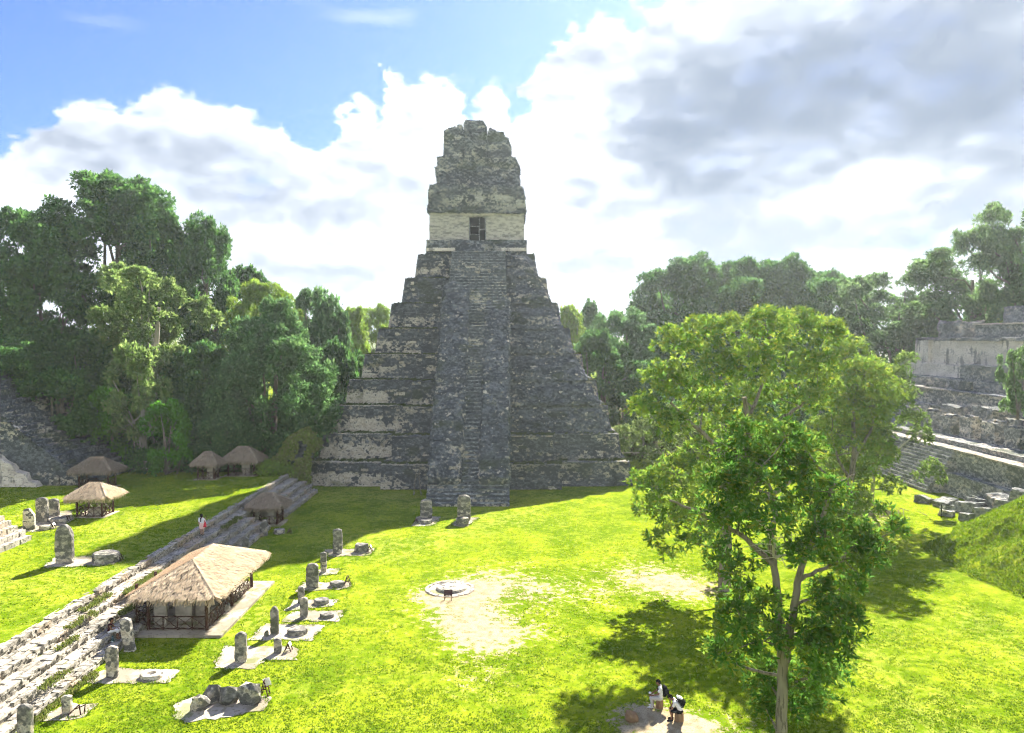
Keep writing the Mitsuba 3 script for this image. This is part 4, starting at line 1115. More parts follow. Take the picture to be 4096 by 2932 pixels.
    # hips and ridge
    for a, c in [(e[0], ra), (e[1], ra if along_y else rb), (e[2], rb), (e[3], rb if along_y else ra), (ra, rb)]:
        ln_ = np.linalg.norm(c - a)
        n = int(ln_ / 0.02) + 3
        P = a + (c - a) * rg.random((n, 1)) + np.array([0, 0, .04])
        s = nrm(np.cross(c - a, [0, 0, 1.0]))
        sg = np.where(rg.random((n, 1)) < .5, 1, -1)
        strips(P, nrm((c - a))[None], nrm(s[None] * sg + np.array([[0, 0, -.6]])), np.array([[0, 0, 1.0]]), .30, .07, n, .03, 0.1)
    vs, cs = np.concatenate(V), np.concatenate(C)
    mb = MB().many(vs, np.array([[0, 1, 2], [0, 2, 3]]), cs)
    tag(put('thatch', mb, 'thatch_mat', rk, color=True), kind='stuff')
    return k


# the big shelter beside the stairs
px0, px1, py0, py1 = -20.95, -17.6, 44.0, 51.7
one_floor = MB().box((-22.2, 43.2, -.1), (-16.45, 53.0, .15))
pk = pavilion('large thatched shelter with cross-braced railings beside the stairs', 'shelter', px0, px1, py0, py1, .15, 2.38, ((-19.2, 46.0), (-19.3, 49.5)), 3.65, 0.75,
              [(px0, py0, .15), (px1, py0, .15), (-17.6, 48.0, .15), (px1, py1, .15), (-21.0, 48.0, .15), (-21.0, py1, .15), (-21.9, 44.6, .38), (-21.9, 47.0, .38)],
              [((px0, py0), (px1, py0), 4, .15), ((px1, py0), (-17.6, 48.0), 5, .15), ((-17.6, 48.0), (px1, py1), 5, .15), ((px1, py1), (-21, py1), 3, .15), ((-21.9, 44.6), (px0, py0), 1, .3), ((-21.9, 44.6), (-21.9, 47), 2, .38)], 701)
put('floor_slab', one_floor, 'pad_mat', pk)
for (x, y, w, h, tp, lab) in [(-21.3 + .6, 45.0, .75, 1.7, .3, 'pale round-headed stela at the left end inside the large shelter'), (-19.6, 45.6, .95, 1.55, .45, 'arched stela in the shade inside the large shelter'), (-18.75, 46.3, .85, 1.6, .12, 'pale upright stela in the middle of the large shelter')]:
    v, f = slab(w, w * .4, h, int(900 + w * 50), top=tp)
    one('stela', (v + [x, y, .15], f), 'plaster_clean', lab, 'stela', smooth=50)
v, f = drum(.85, .42, 921, amp=.06)
one('altar', (v + [-17.95 - .35, 47.2, .15], f), 'stela_stone', 'wide flat altar on the right inside the large shelter', 'altar', smooth=50)
v, f = drum(.42, .55, 923, amp=.1)
one('altar', (v + [-18.6, 49.3, .15], f), 'stela_stone', 'lump of carved stone at the back of the large shelter', 'altar', smooth=50)


def small(label, x0, x1, y0, y1, zf, ze, zr, over, seed, warm, fence, ridge_x=True, stela=None, pad=True, posts=None):
    cx, cy = (x0 + x1) / 2, (y0 + y1) / 2
    hw = (x1 - x0) * .22
    rdg = ((cx - hw, cy), (cx + hw, cy)) if ridge_x else ((cx, cy - hw), (cx, cy + hw))
    ps = posts or [(x0, y0, zf), (x1, y0, zf), (x1, y1, zf), (x0, y1, zf)]
    fs = {'all': [((x0, y0), (x1, y0), 3, zf), ((x1, y0), (x1, y1), 3, zf), ((x1, y1), (x0, y1), 3, zf), ((x0, y1), (x0, y0), 3, zf)],
          'front': [((x0, y0), (x1, y0), 3, zf), ((x1, y0), (x1, y1), 3, zf)]}[fence]
    k = pavilion(label, 'shelter', x0, x1, y0, y1, zf, ze, rdg, zr, over, ps, fs, seed, warm)
    if pad:
        put('floor_slab', MB().box((x0 - .4, y0 - .4, zf - .3), (x1 + .4, y1 + .4, zf + .03)), 'pad_mat', k)
    return k


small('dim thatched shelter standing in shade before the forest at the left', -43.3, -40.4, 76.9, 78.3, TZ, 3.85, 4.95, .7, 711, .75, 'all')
small('bright sunlit thatched shelter with railings on the upper lawn', -36.6, -34.5, 64.6, 66.4, TZ, 3.75, 4.65, .65, 712, .0, 'all')
v, f = drum(.62, .55, 931, amp=.08)
one('altar', (v + [-35.5, 65.5, TZ], f), 'plaster_clean', 'pale round altar inside the sunlit shelter on the upper lawn', 'altar', smooth=50)
small('thatched shelter over a pale stela at the forest edge, left of another', -33.4, -31.7, 81.8, 83.0, TZ, 3.75, 4.8, .55, 713, .55, 'front')
v, f = slab(.75, .3, 1.55, 941, top=.2)
one('stela', (v + [-32.3, 82.4, TZ], f), 'plaster_clean', 'pale stela under the left one of the two shelters at the forest edge', 'stela', smooth=50)
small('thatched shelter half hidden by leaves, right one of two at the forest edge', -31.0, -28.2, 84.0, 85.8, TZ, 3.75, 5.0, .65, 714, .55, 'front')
v, f = slab(.9, .3, 1.6, 943, top=.2, taper=.12)
one('stela', (v + [-29.3, 84.7, TZ], f), 'plaster_clean', 'white stela under the right one of the two shelters at the forest edge', 'stela', smooth=50)
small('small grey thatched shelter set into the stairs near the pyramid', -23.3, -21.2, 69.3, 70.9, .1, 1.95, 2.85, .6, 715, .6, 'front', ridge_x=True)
v, f = slab(.55, .3, 1.35, 945, top=.15)
one('stela', (v + [-22.1, 70.3, .1], f), 'plaster_clean', 'pale stela inside the small grey shelter by the stairs', 'stela', smooth=50)
# ---------------------------------------------------------------- people


def ball(c, r):
    return m3.Manifold.sphere(r, 14).translate([float(v) for v in c])


def body(bones, length=0.02, rounds=6):
    """bones: ((point, radius), (point, radius), ...) chains; one smooth continuous surface."""
    parts = []
    for ch in bones:
        for (a, ra), (b_, rb) in zip(ch, ch[1:]):
            parts.append(m3.Manifold.batch_hull([ball(a, ra), ball(b_, rb)]))
    m = m3.Manifold.batch_boolean(parts, m3.OpType.Add).refine_to_length(length)
    q = m.to_mesh()
    t = trimesh.Trimesh(q.vert_properties[:, :3], q.tri_verts)
    trimesh.smoothing.filter_taubin(t, iterations=rounds)
    return t


def hull(*balls):
    return m3.Manifold.batch_hull([ball(c, r) for c, r in balls])


def solid(parts, length=0.02, rounds=6):
    q = m3.Manifold.batch_boolean(parts, m3.OpType.Add).refine_to_length(length).to_mesh()
    t = trimesh.Trimesh(q.vert_properties[:, :3], q.tri_verts)
    trimesh.smoothing.filter_taubin(t, iterations=rounds)
    return t


V3 = lambda *a: np.array(a, float)


def hand(wrist, direction, palm_n, side, curl=0.5, thumb=1):
    """Chains of a palm, four unequal bent fingers and a thumb."""
    d, n = nrm(direction), nrm(palm_n)
    s = nrm(np.cross(d, n)) * side
    w = np.asarray(wrist, float)
    ch = []
    for i, (o, ln_) in enumerate([(-.030, .062), (-.010, .074), (.010, .080), (.029, .070)]):
        k0 = w + d * .015 + s * o * .6
        k1 = w + d * .085 + s * o
        c1 = nrm(d * math.cos(curl) + n * math.sin(curl))
        c2 = nrm(d * math.cos(curl * 2) + n * math.sin(curl * 2))
        k2 = k1 + c1 * ln_ * .55
        k3 = k2 + c2 * ln_ * .45
        ch.append(((k0, .016), (k1, .0115), (k2, .0095), (k3, .008)))
    t0 = w + d * .03 + s * .028
    t1 = t0 + nrm(d + s * .9 + n * .3) * .04
    ch.append(((w, .018), (t0, .014), (t1, .011), (t1 + nrm(d + s * .2 + n * .5) * .03, .009)))
    return ch


def head_parts(c, fwd, up):
    """Head with brow, nose, chin and ears; c the middle of the skull."""
    f, u = nrm(fwd), nrm(up)
    s = nrm(np.cross(f, u))
    P = lambda a, b_, d: c + f * a + s * b_ + u * d
    skull = hull((P(-.02, 0, .025), .088), (P(.015, 0, .02), .080), (P(.025, 0, -.05), .056), (P(.045, 0, -.09), .033))
    bits = [skull, hull((P(.085, 0, .005), .012), (P(.105, 0, -.03), .013), (P(.085, 0, -.035), .014)), hull((P(.078, -.03, .012), .012), (P(.078, .03, .012), .012)),
            hull((P(.078, -.02, -.062), .009), (P(.078, .02, -.062), .009))]
    for q in (-1, 1):
        bits.append(hull((P(-.01, q * .083, .0), .016), (P(-.008, q * .08, -.03), .011)))
    return bits


def chain_parts(chains):
    return [m3.Manifold.batch_hull([ball(a, ra), ball(b_, rb)]) for ch in chains for (a, ra), (b_, rb) in zip(ch, ch[1:])]


def place(t, at, yaw):
    c, s = math.cos(yaw), math.sin(yaw)
    v = np.array(t.vertices) @ np.array([[c, s, 0], [-s, c, 0], [0, 0, 1]]) + np.asarray(at, float)
    return (v, np.array(t.faces))


# In each figure's own frame it faces +x, its left is +y.
def seated_man(label, at, yaw, lean, headfwd, trousers, shorts, on_knee, shoe):
    hip = .45
    th = lean
    sp = lambda l, lat=0.0: V3(math.sin(th) * l - .02, lat, hip + .06 + math.cos(th) * l)
    neck = sp(.52)
    head = neck + V3(math.sin(th + headfwd) * .16 + .02, 0, math.cos(th + headfwd) * .15)
    hf, hu = V3(math.cos(headfwd + th * .6), 0, -math.sin(headfwd + th * .6)), V3(math.sin(headfwd + th * .6), 0, math.cos(headfwd + th * .6))
    skin, shirt, legs, shoes = [], [], [], []
    skin += head_parts(head, hf, hu)
    skin += chain_parts([((neck - V3(0, 0, .05), .06), (head - hu * .06, .055))])
    for q in (-1, 1):
        sh = sp(.45, q * .185)
        if on_knee or q < 0:
            el = sh + V3(.10 + .06 * math.sin(th), q * .06, -.24) if th < .5 else sh + V3(.05, q * .05, -.25)
            wr = V3(.40, q * .10, hip + .13) if th < .5 else V3(.34, q * .10, .36)
        else:
            el = V3(.36, q * .14, hip + .12)
            wr = head + hf * .06 - hu * .12 + V3(.03, q * .05, -.03)
        skin += chain_parts([((sh, .052), (el, .042), (wr, .028))])
        skin += chain_parts(hand(wr, wr - el, V3(0, -q, -.4) if th < .5 or q < 0 else V3(-1, 0, .2), q, .45))
        shirt += chain_parts([((sp(.42, q * .13), .085), (sh, .068), (sh + (el - sh) * .55, .062))])
        hp = V3(.0, q * .10, hip)
        kn = V3(.43, q * .13, hip + .03)
        an = V3(.36 + .03 * q, q * .12, .09)
        if shorts:
            legs += chain_parts([((hp, .10), (kn - V3(.06, 0, 0), .082))])
            skin += chain_parts([((kn, .056), (an + V3(-.02, 0, .18), .052), (an, .036))])
        else:
            legs += chain_parts([((hp, .10), (kn, .074), (an + V3(-.01, 0, .16), .064), (an + V3(0, 0, .01), .055))])
            skin += chain_parts([((kn, .05), (an, .036))])
        skin += chain_parts([((hp, .08), (kn, .052))])
        shoes += [hull((an + V3(-.04, 0, -.045), .042), (an + V3(.08, 0, -.05), .040), (an + V3(.16, 0, -.058), .030))]
    legs += [hull((V3(-.03, -.09, hip + .02), .105), (V3(-.03, .09, hip + .02), .105))]
    shirt += [hull((sp(.02, -.07), .115), (sp(.02, .07), .115), (sp(.22, -.08), .112), (sp(.22, .08), .112)), hull((sp(.22, -.08), .112), (sp(.22, .08), .112), (sp(.43, -.13), .085), (sp(.43, .13), .085), (sp(.49), .07))]
    skin += chain_parts([((sp(0), .09), (sp(.45), .09), (neck, .06))])
    k = thing('person', label, 'person')
    put('body', place(solid(skin, .018, 4), at, yaw), 'skin_mat', k, smooth=True)
    put('shirt', place(solid(shirt, .025, 5), at, yaw), 'white_cloth', k, smooth=True)
    put('shorts' if shorts else 'trousers', place(solid(legs, .025, 5), at, yaw), trousers, k, smooth=True)
    put('shoe', place(solid(shoes[:1], .02, 3), at, yaw), shoe, k, smooth=True)
    put('shoe', place(solid(shoes[1:], .02, 3), at, yaw), shoe, k, smooth=True)
    s = V3(0, 1, 0)
    hr = [hull((head - hf * .03 + hu * .05, .088), (head + hf * .02 + hu * .065, .07)), hull((head - hf * .035 + hu * .03, .092), (head - hf * .05 - hu * .04, .06))]
    hr += [hull((head + hf * (.01 + .02 * math.cos(a * 2.1)) + hu * (.11 + .012 * math.sin(a * 3)) + s * .05 * math.sin(a), .03), (head - hf * .05 + hu * .09 + s * .05 * math.cos(a), .035)) for a in range(5)]
    put('hair', place(solid(hr, .02, 2), at, yaw), 'hair_mat', k, smooth=True)
    return k, sp


def backpack(label, at, yaw, sp, bs, pale):
    th = math.atan2(sp(1)[0] - sp(0)[0], sp(1)[2] - sp(0)[2])
    up, bk = V3(math.sin(th), 0, math.cos(th)), V3(-math.cos(th), 0, math.sin(th))
    c = sp(.28) + bk * .20
    Pq = lambda a, l, b_: c + up * a + V3(0, l, 0) + bk * b_
    k = thing('backpack', label, 'backpack')
    main = [hull(*[(Pq(a, l, b_), r) for a, l, b_, r in ((-.20, -.11, -.03, .05), (-.20, .11, -.03, .05), (.20, -.09, -.02, .05), (.20, .09, -.02, .05), (-.12, -.09, .09, .05), (-.12, .09, .09, .05), (.12, -.06, .06, .06), (.12, .06, .06, .06))])]
    put('bag', place(solid(main, .03, 3), at, yaw), 'black_cloth', k, smooth=True)
    put('front_pocket', place(solid([hull((Pq(-.12, -.06, .16), .03), (Pq(-.12, .06, .16), .03), (Pq(.02, -.05, .15), .03), (Pq(.02, .05, .15), .03))], .03, 2), at, yaw), 'black_cloth', k, smooth=True)
    if pale:
        put('rain_cover', place(solid([hull((Pq(.12, -.08, .11), .045), (Pq(.12, .08, .11), .045), (Pq(.25, -.08, .02), .045), (Pq(.25, .08, .02), .045), (Pq(.06, 0, .13), .03))], .03, 2), at, yaw), 'white_cloth', k, smooth=True)
    for q in (-1, 1):
        pts = [sp(.45, q * .10) + bk * .11, sp(.50, q * .12) + up * .01, sp(.42, q * .13) - bk * .10, sp(.25, q * .14) - bk * .115, sp(.12, q * .15) - bk * .02, sp(.10, q * .12) + bk * .12]
        put('strap', place(solid(chain_parts([tuple((p_, .017) for p_ in pts)]), .02, 1), at, yaw), 'black_cloth', k, smooth=True)


def stump(label, x, y, r, h, seed):
    v, f = drum(r, h, seed, amp=.012, ell=.95)
    one('tree_stump', (v + [x, y, 0], f), 'stump_mat', label, 'stump', smooth=40)


mx, my = 6.78, 34.95
stump('sawn wooden stump under the man sitting upright', mx, my, .165, .36, 951)
k, sp = seated_man('man in white shirt and grey trousers sitting upright on a stump', (mx + .03, my, 0), math.pi - .15, .06, .35, 'grey_cloth', False, True, 'white_cloth')
backpack('plain black backpack on the man sitting upright', (mx + .03, my, 0), math.pi - .15, sp, 0, False)
t_ = trimesh.creation.icosphere(subdivisions=2, radius=.062)
one('white_cap', (np.array(t_.vertices) * [1.1, 1, .8] + [mx - .44, my + .02, .68], t_.faces), 'white_cloth', 'small white cap held by the man sitting upright', 'cap', smooth=True)
nx, ny = 7.42, 33.75
stump('wider sawn wooden stump under the man bent forward', nx, ny, .20, .36, 953)
k, sp = seated_man('man in white shirt bent forward on a stump with his head on his hand', (nx + .04, ny, 0), math.pi - .1, .62, .35, 'black_cloth', True, False, 'black_cloth')
backpack('black backpack with white top on the man bent forward', (nx + .04, ny, 0), math.pi - .1, sp, 0, True)
x, y = MISC['rock'][:2]
t_ = trimesh.creation.icosphere(subdivisions=4)
v = np.sign(t_.vertices) * np.abs(t_.vertices) ** .8 * [.30, .26, .24]
v[:, 2] += -.45 * v[:, 0] * (v[:, 2] > 0) * 0.6
v = v + np.stack([meshkit.fbm(v * 4 + 3 * q, 4, 960 + q) - .5 for q in range(3)], -1) * .14
one('seat_rock', (v + [x, y + .25, .17], t_.faces), 'stump_mat', 'squat brown rock on bare earth near the seated men', 'rock', smooth=45)


def standing(label, at, yaw, hgt, top, bottom, skirt, arm_up, ponytail, skinmat):
    s = hgt / 1.65
    J = lambda a, l, z: V3(a, l, z) * s
    skin, shirt, legs, shoes, hair = [], [], [], [], []
    head = J(.0, 0, 1.53)
    skin += head_parts(head, V3(1, 0, -.05), V3(.05, 0, 1))
    skin += chain_parts([((J(0, 0, 1.36), .055 * s), (J(0, 0, 1.45), .05 * s))])
    for q in (-1, 1):
        sh = J(-.01, q * .16, 1.31)
        if arm_up and q < 0:
            el, wr = J(.12, q * .22, 1.12), J(.26, q * .17, 1.36)
        else:
            el, wr = J(-.02, q * .23, 1.06), J(.03, q * .22, .84)
        skin += chain_parts([((sh, .045), (el, .036), (wr, .024))]) + chain_parts(hand(wr, wr - el, V3(0, -q, 0.2), q, .4))
        shirt += chain_parts([((J(0, q * .10, 1.30), .075), (sh, .058), (sh + (el - sh) * .9, .052))])
        hp, kn, an = J(0, q * .09, .86), J(.01, q * .085, .47), J(-.01, q * .09, .09)
        skin += chain_parts([((hp, .085), (kn, .056), (kn + J(-.02, 0, -.12), .054), (an, .034))])
        if not skirt:
            legs += chain_parts([((hp, .095), (kn, .072), (an + J(0, 0, .04), .06))])
        shoes.append(hull((an + V3(-.04, 0, -.05), .038), (an + V3(.07, 0, -.055), .036), (an + V3(.14, 0, -.06), .027)))
    shirt.append(hull((J(0, -.08, 1.0), .095), (J(0, .08, 1.0), .095), (J(0, -.10, 1.25), .09), (J(0, .10, 1.25), .09), (J(0, 0, 1.35), .06)))
    skin.append(hull((J(0, -.07, .9), .09), (J(0, .07, .9), .09), (J(0, -.09, 1.25), .075), (J(0, .09, 1.25), .075)))
    legs.append(hull((J(0, -.08, .98), .10), (J(0, .08, .98), .10), (J(0, -.08, .88), .115), (J(0, .08, .88), .115)))
    if skirt:
        legs.append(hull((J(0, -.08, .88), .115), (J(0, .08, .88), .115), (J(0, -.11, .60), .115), (J(0, .11, .60), .115)))
    hair.append(hull((head + V3(-.03, 0, .045), .092), (head + V3(.02, 0, .06), .075), (head + V3(-.05, 0, -.03), .07)))
    if ponytail:
        hair += chain_parts([((head + V3(-.11, 0, .04), .05), (head + V3(-.16, .01, -.10), .045), (head + V3(-.15, .03, -.30), .04), (head + V3(-.12, .04, -.42), .022))])
    k = thing('person', label, 'person')
    put('body', place(solid(skin, .018, 4), at, yaw), skinmat, k, smooth=True)
    put('shirt', place(solid(shirt, .025, 5), at, yaw), top, k, smooth=True)
    put('skirt' if skirt else 'trousers', place(solid(legs, .025, 5), at, yaw), bottom, k, smooth=True)
    for q in shoes:
        put('shoe', place(solid([q], .02, 3), at, yaw), 'black_cloth', k, smooth=True)
    put('hair', place(solid(hair, .02, 3), at, yaw), 'hair_mat', k, smooth=True)


wx, wy = -24.25, 60.0
standing('woman with black ponytail, white top and pink skirt standing on the stairs', (wx, wy, 1.52), math.pi / 2 - .1, 1.64, 'white_cloth', 'pink_cloth', True, True, True, 'skin_light')
standing('person in white shirt and pale trousers, mostly hidden behind the standing woman', (wx - .22, wy + .42, 1.52), math.pi / 2, 1.60, 'white_cloth', 'grey_cloth', False, False, False, 'skin_light')
bg = thing('shoulder_bag', 'bright red bag hanging from the standing woman\'s right shoulder', 'bag')
put('bag', solid([hull((V3(wx + .24, wy - .06, 2.56), .02), (V3(wx + .24, wy + .10, 2.56), .02), (V3(wx + .17, wy - .10, 2.26), .05), (V3(wx + .33, wy - .08, 2.24), .05), (V3(wx + .24, wy + .14, 2.26), .05))], .02, 2), 'red_leather', bg, smooth=True)
put('strap', solid(chain_parts([((V3(wx + .22, wy + .05, 2.56), .012), (V3(wx + .17, wy + .03, 2.90), .012), (V3(wx + .24, wy - .06, 2.56), .012))]), .02, 1), 'red_leather', bg, smooth=True)
one('phone', (bar8((wx + .20, wy + .27, 2.86), (wx + .20, wy + .27, 3.01), .075, .012), BOXF), 'metal_black', 'black phone raised in the standing woman\'s right hand', 'phone')

# the woman sitting on the stairs, facing the lawn
at = (-22.12, 42.0, .76)
skin, top, skirt_ = [], [], []
hd = V3(.10, 0, .70)
skin += head_parts(hd, V3(.9, 0, -.35), V3(.3, 0, 1)) + chain_parts([((V3(.04, 0, .52), .05), (hd - V3(.02, 0, .06), .05))])
for q in (-1, 1):
    sh, el, wr = V3(.02, q * .17, .47), V3(.14, q * .2, .26), V3(.34, q * .08, .24)
    skin += chain_parts([((sh, .045), (el, .038), (wr, .026))]) + chain_parts(hand(wr, wr - el, V3(0, -q, -.3), q, .6))
    hp, kn, an = V3(.0, q * .09, .10), V3(.40, q * .10, .17), V3(.38, q * .09, -.29)
    skin += chain_parts([((hp, .085), (kn, .056), (an, .036), (an + V3(.12, 0, -.05), .03))])
    skirt_ += chain_parts([((hp, .11), (kn, .085), (kn + V3(.02, 0, -.10), .08))])
skirt_.append(hull((V3(0, -.08, .11), .11), (V3(0, .08, .11), .11), (V3(.36, -.09, .17), .08), (V3(.36, .09, .17), .08)))
top.append(hull((V3(-.02, -.08, .15), .105), (V3(-.02, .08, .15), .105), (V3(.01, -.10, .42), .09), (V3(.01, .10, .42), .09), (V3(.02, 0, .48), .07)))
for q in (-1, 1):
    top += chain_parts([((V3(.01, q * .1, .44), .07), (V3(.02, q * .17, .46), .056))])
k = thing('person', 'woman in dark sleeveless top and white skirt sitting on the stairs', 'person')
put('body', place(solid(skin, .018, 4), at, .15), 'skin_mat', k, smooth=True)
put('top', place(solid(top, .025, 5), at, .15), 'dark_red_cloth', k, smooth=True)
put('skirt', place(solid(skirt_, .025, 5), at, .15), 'white_cloth', k, smooth=True)
put('hair', place(solid([hull((hd + V3(-.03, 0, .045), .092), (hd + V3(.015, 0, .06), .076), (hd + V3(-.06, 0, -.03), .07)), hull((hd + V3(-.12, 0, .05), .055), (hd + V3(-.08, 0, .02), .06))], .02, 3), at, .15), 'hair_mat', k, smooth=True)
one('cloth_bag', place(solid([hull((V3(0, -.10, .08), .08), (V3(.02, .12, .08), .08), (V3(-.01, 0, .32), .05))], .03, 2), (-21.78, 41.62, .38), .2), 'teal_cloth', 'patterned teal and white bag below the woman sitting on the stairs', 'bag', smooth=True)
# ---------------------------------------------------------------- trees
LEAF = np.array([[0, 1, 2], [0, 2, 3]])


def leaves(P, D, N, length, width, rng, fold=0.12):
    """Pointed leaves rooted at P along D with face normal N: (k, 4, 3)."""
    k = len(P)
    D, N = nrm(D), nrm(N)
    S = nrm(np.cross(D, N))
    l = (length * rng.uniform(.7, 1.25, k))[:, None]
    w = (width * rng.uniform(.75, 1.25, k))[:, None]
    m = P + D * l * .5
    return np.stack([P, m + S * w / 2 + N * fold * w, P + D * l, m - S * w / 2 + N * fold * w], 1)


def rnd_dirs(n, rng, up=0.0):
    d = rng.normal(0, 1, (n, 3))
    d[:, 2] += up
    return nrm(d)


def tint(cols, n, rng, sat=0.25):
    c = np.asarray(cols, float)
    a = rng.random((n, 1))
    i = rng.integers(0, len(c), n)
    j = rng.integers(0, len(c), n)
    return (c[i] * a + c[j] * (1 - a)) * rng.uniform(1 - sat, 1 + sat, (n, 1))


TONES = {
    'broad': [(.075, .180, .042), (.105, .230, .048), (.130, .250, .060), (.050, .130, .046)],
    'spire': [(.065, .150, .045), (.100, .200, .050)],
    'glossy': [(.105, .220, .070), (.165, .285, .095), (.085, .180, .06)],
    'pale': [(.200, .300, .080), (.260, .340, .105), (.14, .23, .06)],
    'yellow': [(.215, .340, .045), (.300, .390, .055), (.16, .27, .04)],
    'fresh': [(.075, .250, .020), (.110, .300, .026)],
    'airy': [(.130, .235, .075), (.185, .290, .090), (.10, .18, .06)],
}


def forest_crown(kind, seed, more):
    """A crown of unit radius between z 0 and 1: boughs, each hung with clumps of leaf sprays. Also the tips that limbs reach for."""
    rg = R(seed)
    nl = {'broad': 26, 'spire': 18, 'glossy': 30, 'pale': 26, 'yellow': 26, 'fresh': 18, 'airy': 26}[kind]
    count = {'broad': 22000, 'spire': 10000, 'glossy': 24000, 'pale': 16000, 'yellow': 20000, 'fresh': 11000, 'airy': 15000}[kind]
    count = int(count * 1.25 * more)
    nl = int(nl * (1.35 if more < 1.5 else 2.0))
    cs, rs = [], []
    while len(cs) < nl:
        a, z = rg.uniform(0, 2 * np.pi), rg.uniform(0, 1) ** .8
        prof_ = {'spire': 1 - .85 * z, 'pale': .55 + .5 * math.sin(z * 2.6), 'airy': .55 + .5 * math.sin(z * 2.4)}.get(kind, math.sqrt(max(.08, 1 - (2 * abs(z - .40)) ** 2 * .75)))
        prof_ *= 1 + .22 * math.sin(a * 3 + seed) + .12 * math.sin(a * 5 + z * 7 + seed)
        r = prof_ * math.sqrt(rg.uniform(.30, 1)) * .86
        cs.append([math.cos(a) * r, math.sin(a) * r, z])
        rs.append(rg.uniform(.16, .30) * (.8 if kind in ('airy', 'pale', 'spire') else 1))
    cs, rs = np.array(cs), np.array(rs)
    # clumps on the upper and outer side of each bough
    per = 9
    i = np.repeat(np.arange(nl), per)
    d = rnd_dirs(len(i), rg, .55)
    flat = np.array([1, 1, .6 if kind not in ('pale', 'airy') else .36])
    qc = cs[i] + d * rs[i][:, None] * flat * rg.uniform(.55, 1.1, (len(i), 1))
    qr = rs[i] * rg.uniform(.30, .52, len(i))
    w = qr ** 2
    j = rg.choice(len(qc), count, p=w / w.sum())
    d = rnd_dirs(count, rg, .75)
    P = qc[j] + d * (rg.uniform(.15, 1, (count, 1)) ** .5) * qr[j][:, None] * np.array([1, 1, .62])
    # the crown fills exactly its unit height and radius
    lo, hi = np.percentile(P[:, 2], [.5, 99.6])
    rr = np.percentile(np.hypot(P[:, 0], P[:, 1]), 97)
    fit = np.array([1 / rr, 1 / rr, 1 / (hi - lo)])
    P = (P - [0, 0, lo]) * fit
    cs = (cs - [0, 0, lo]) * fit
    return P, d, cs, rs


def tree_mesh(kind, seed, rad, hgt):
    """Crown leaves and boughs for a crown of rad, hgt metres; z = 0 is the crown's bottom. Leaves keep their size whatever the crown."""
    rg = R(seed + 1)
    S = np.array([rad, rad, hgt])
    P, d, cs, rs = forest_crown(kind, seed, min(2.4, (rad / 6.0) ** 1.7))
    P = P * S
    n = len(P)
    big = {'broad': .50, 'spire': .46, 'glossy': .46, 'pale': .44, 'yellow': .44, 'fresh': .40, 'airy': .44}[kind] * (1.12 if rad > 8 else 1)
    D = nrm(d * .7 + rnd_dirs(n, rg) * .8 + np.array([0, 0, -.15]))
    N = nrm(d * .5 + np.array([0, 0, .9]) + rnd_dirs(n, rg) * .55)
    L = leaves(P, D, N, big, big * .55, rg)
    tone = rg.uniform(.70, 1.25, 64)
    col = tint(TONES[kind], n, rg, .2) * tone[(np.floor(meshkit.noise(P * .45, seed) * 63)).astype(int)][:, None]
    crown = MB().many(L, LEAF, col)
    return crown, cs * S, rs * rad


def woody(tips, h0, rad, hgt, seed, pale=False, lean=0.0):
    """Trunk from the ground (z = -h0) up into the crown, and limbs to the tips."""
    rg = R(seed)
    b = MB()
    r0 = 0.035 * (h0 + hgt) * .75 + .06
    top = np.array([rg.normal(0, .12) * rad, rg.normal(0, .12) * rad, hgt * .62])
    ts = np.linspace(0, 1, 8)
    base = np.array([lean, 0, -h0])
    pts = base + (top - base) * ts[:, None] + np.stack([np.sin(ts * 3 + seed) * .25, np.cos(ts * 2.3 + seed) * .25, ts * 0], -1) * (ts * (1 - ts) * 4)[:, None]
    b.tube(pts, r0 * (1 - .8 * ts), 8)
    for tip in tips[rg.permutation(len(tips))[:14 if pale else 9]]:
        q = np.clip(rg.uniform(.45, .95), 0, 1)
        k = q * 7
        i = min(6, int(k))
        s = pts[i] + (pts[i + 1] - pts[i]) * (k - i)
        if tip[2] < s[2] - .2 * hgt:
            s = pts[4]
        mid_ = (s + tip) / 2 + rg.normal(0, .06, 3) * rad + [0, 0, -.04 * hgt]
        rr = r0 * (1 - .8 * q)
        b.tube([s, mid_, tip], [rr * .55, rr * .35, rr * .12 + .01], 5)
    return b


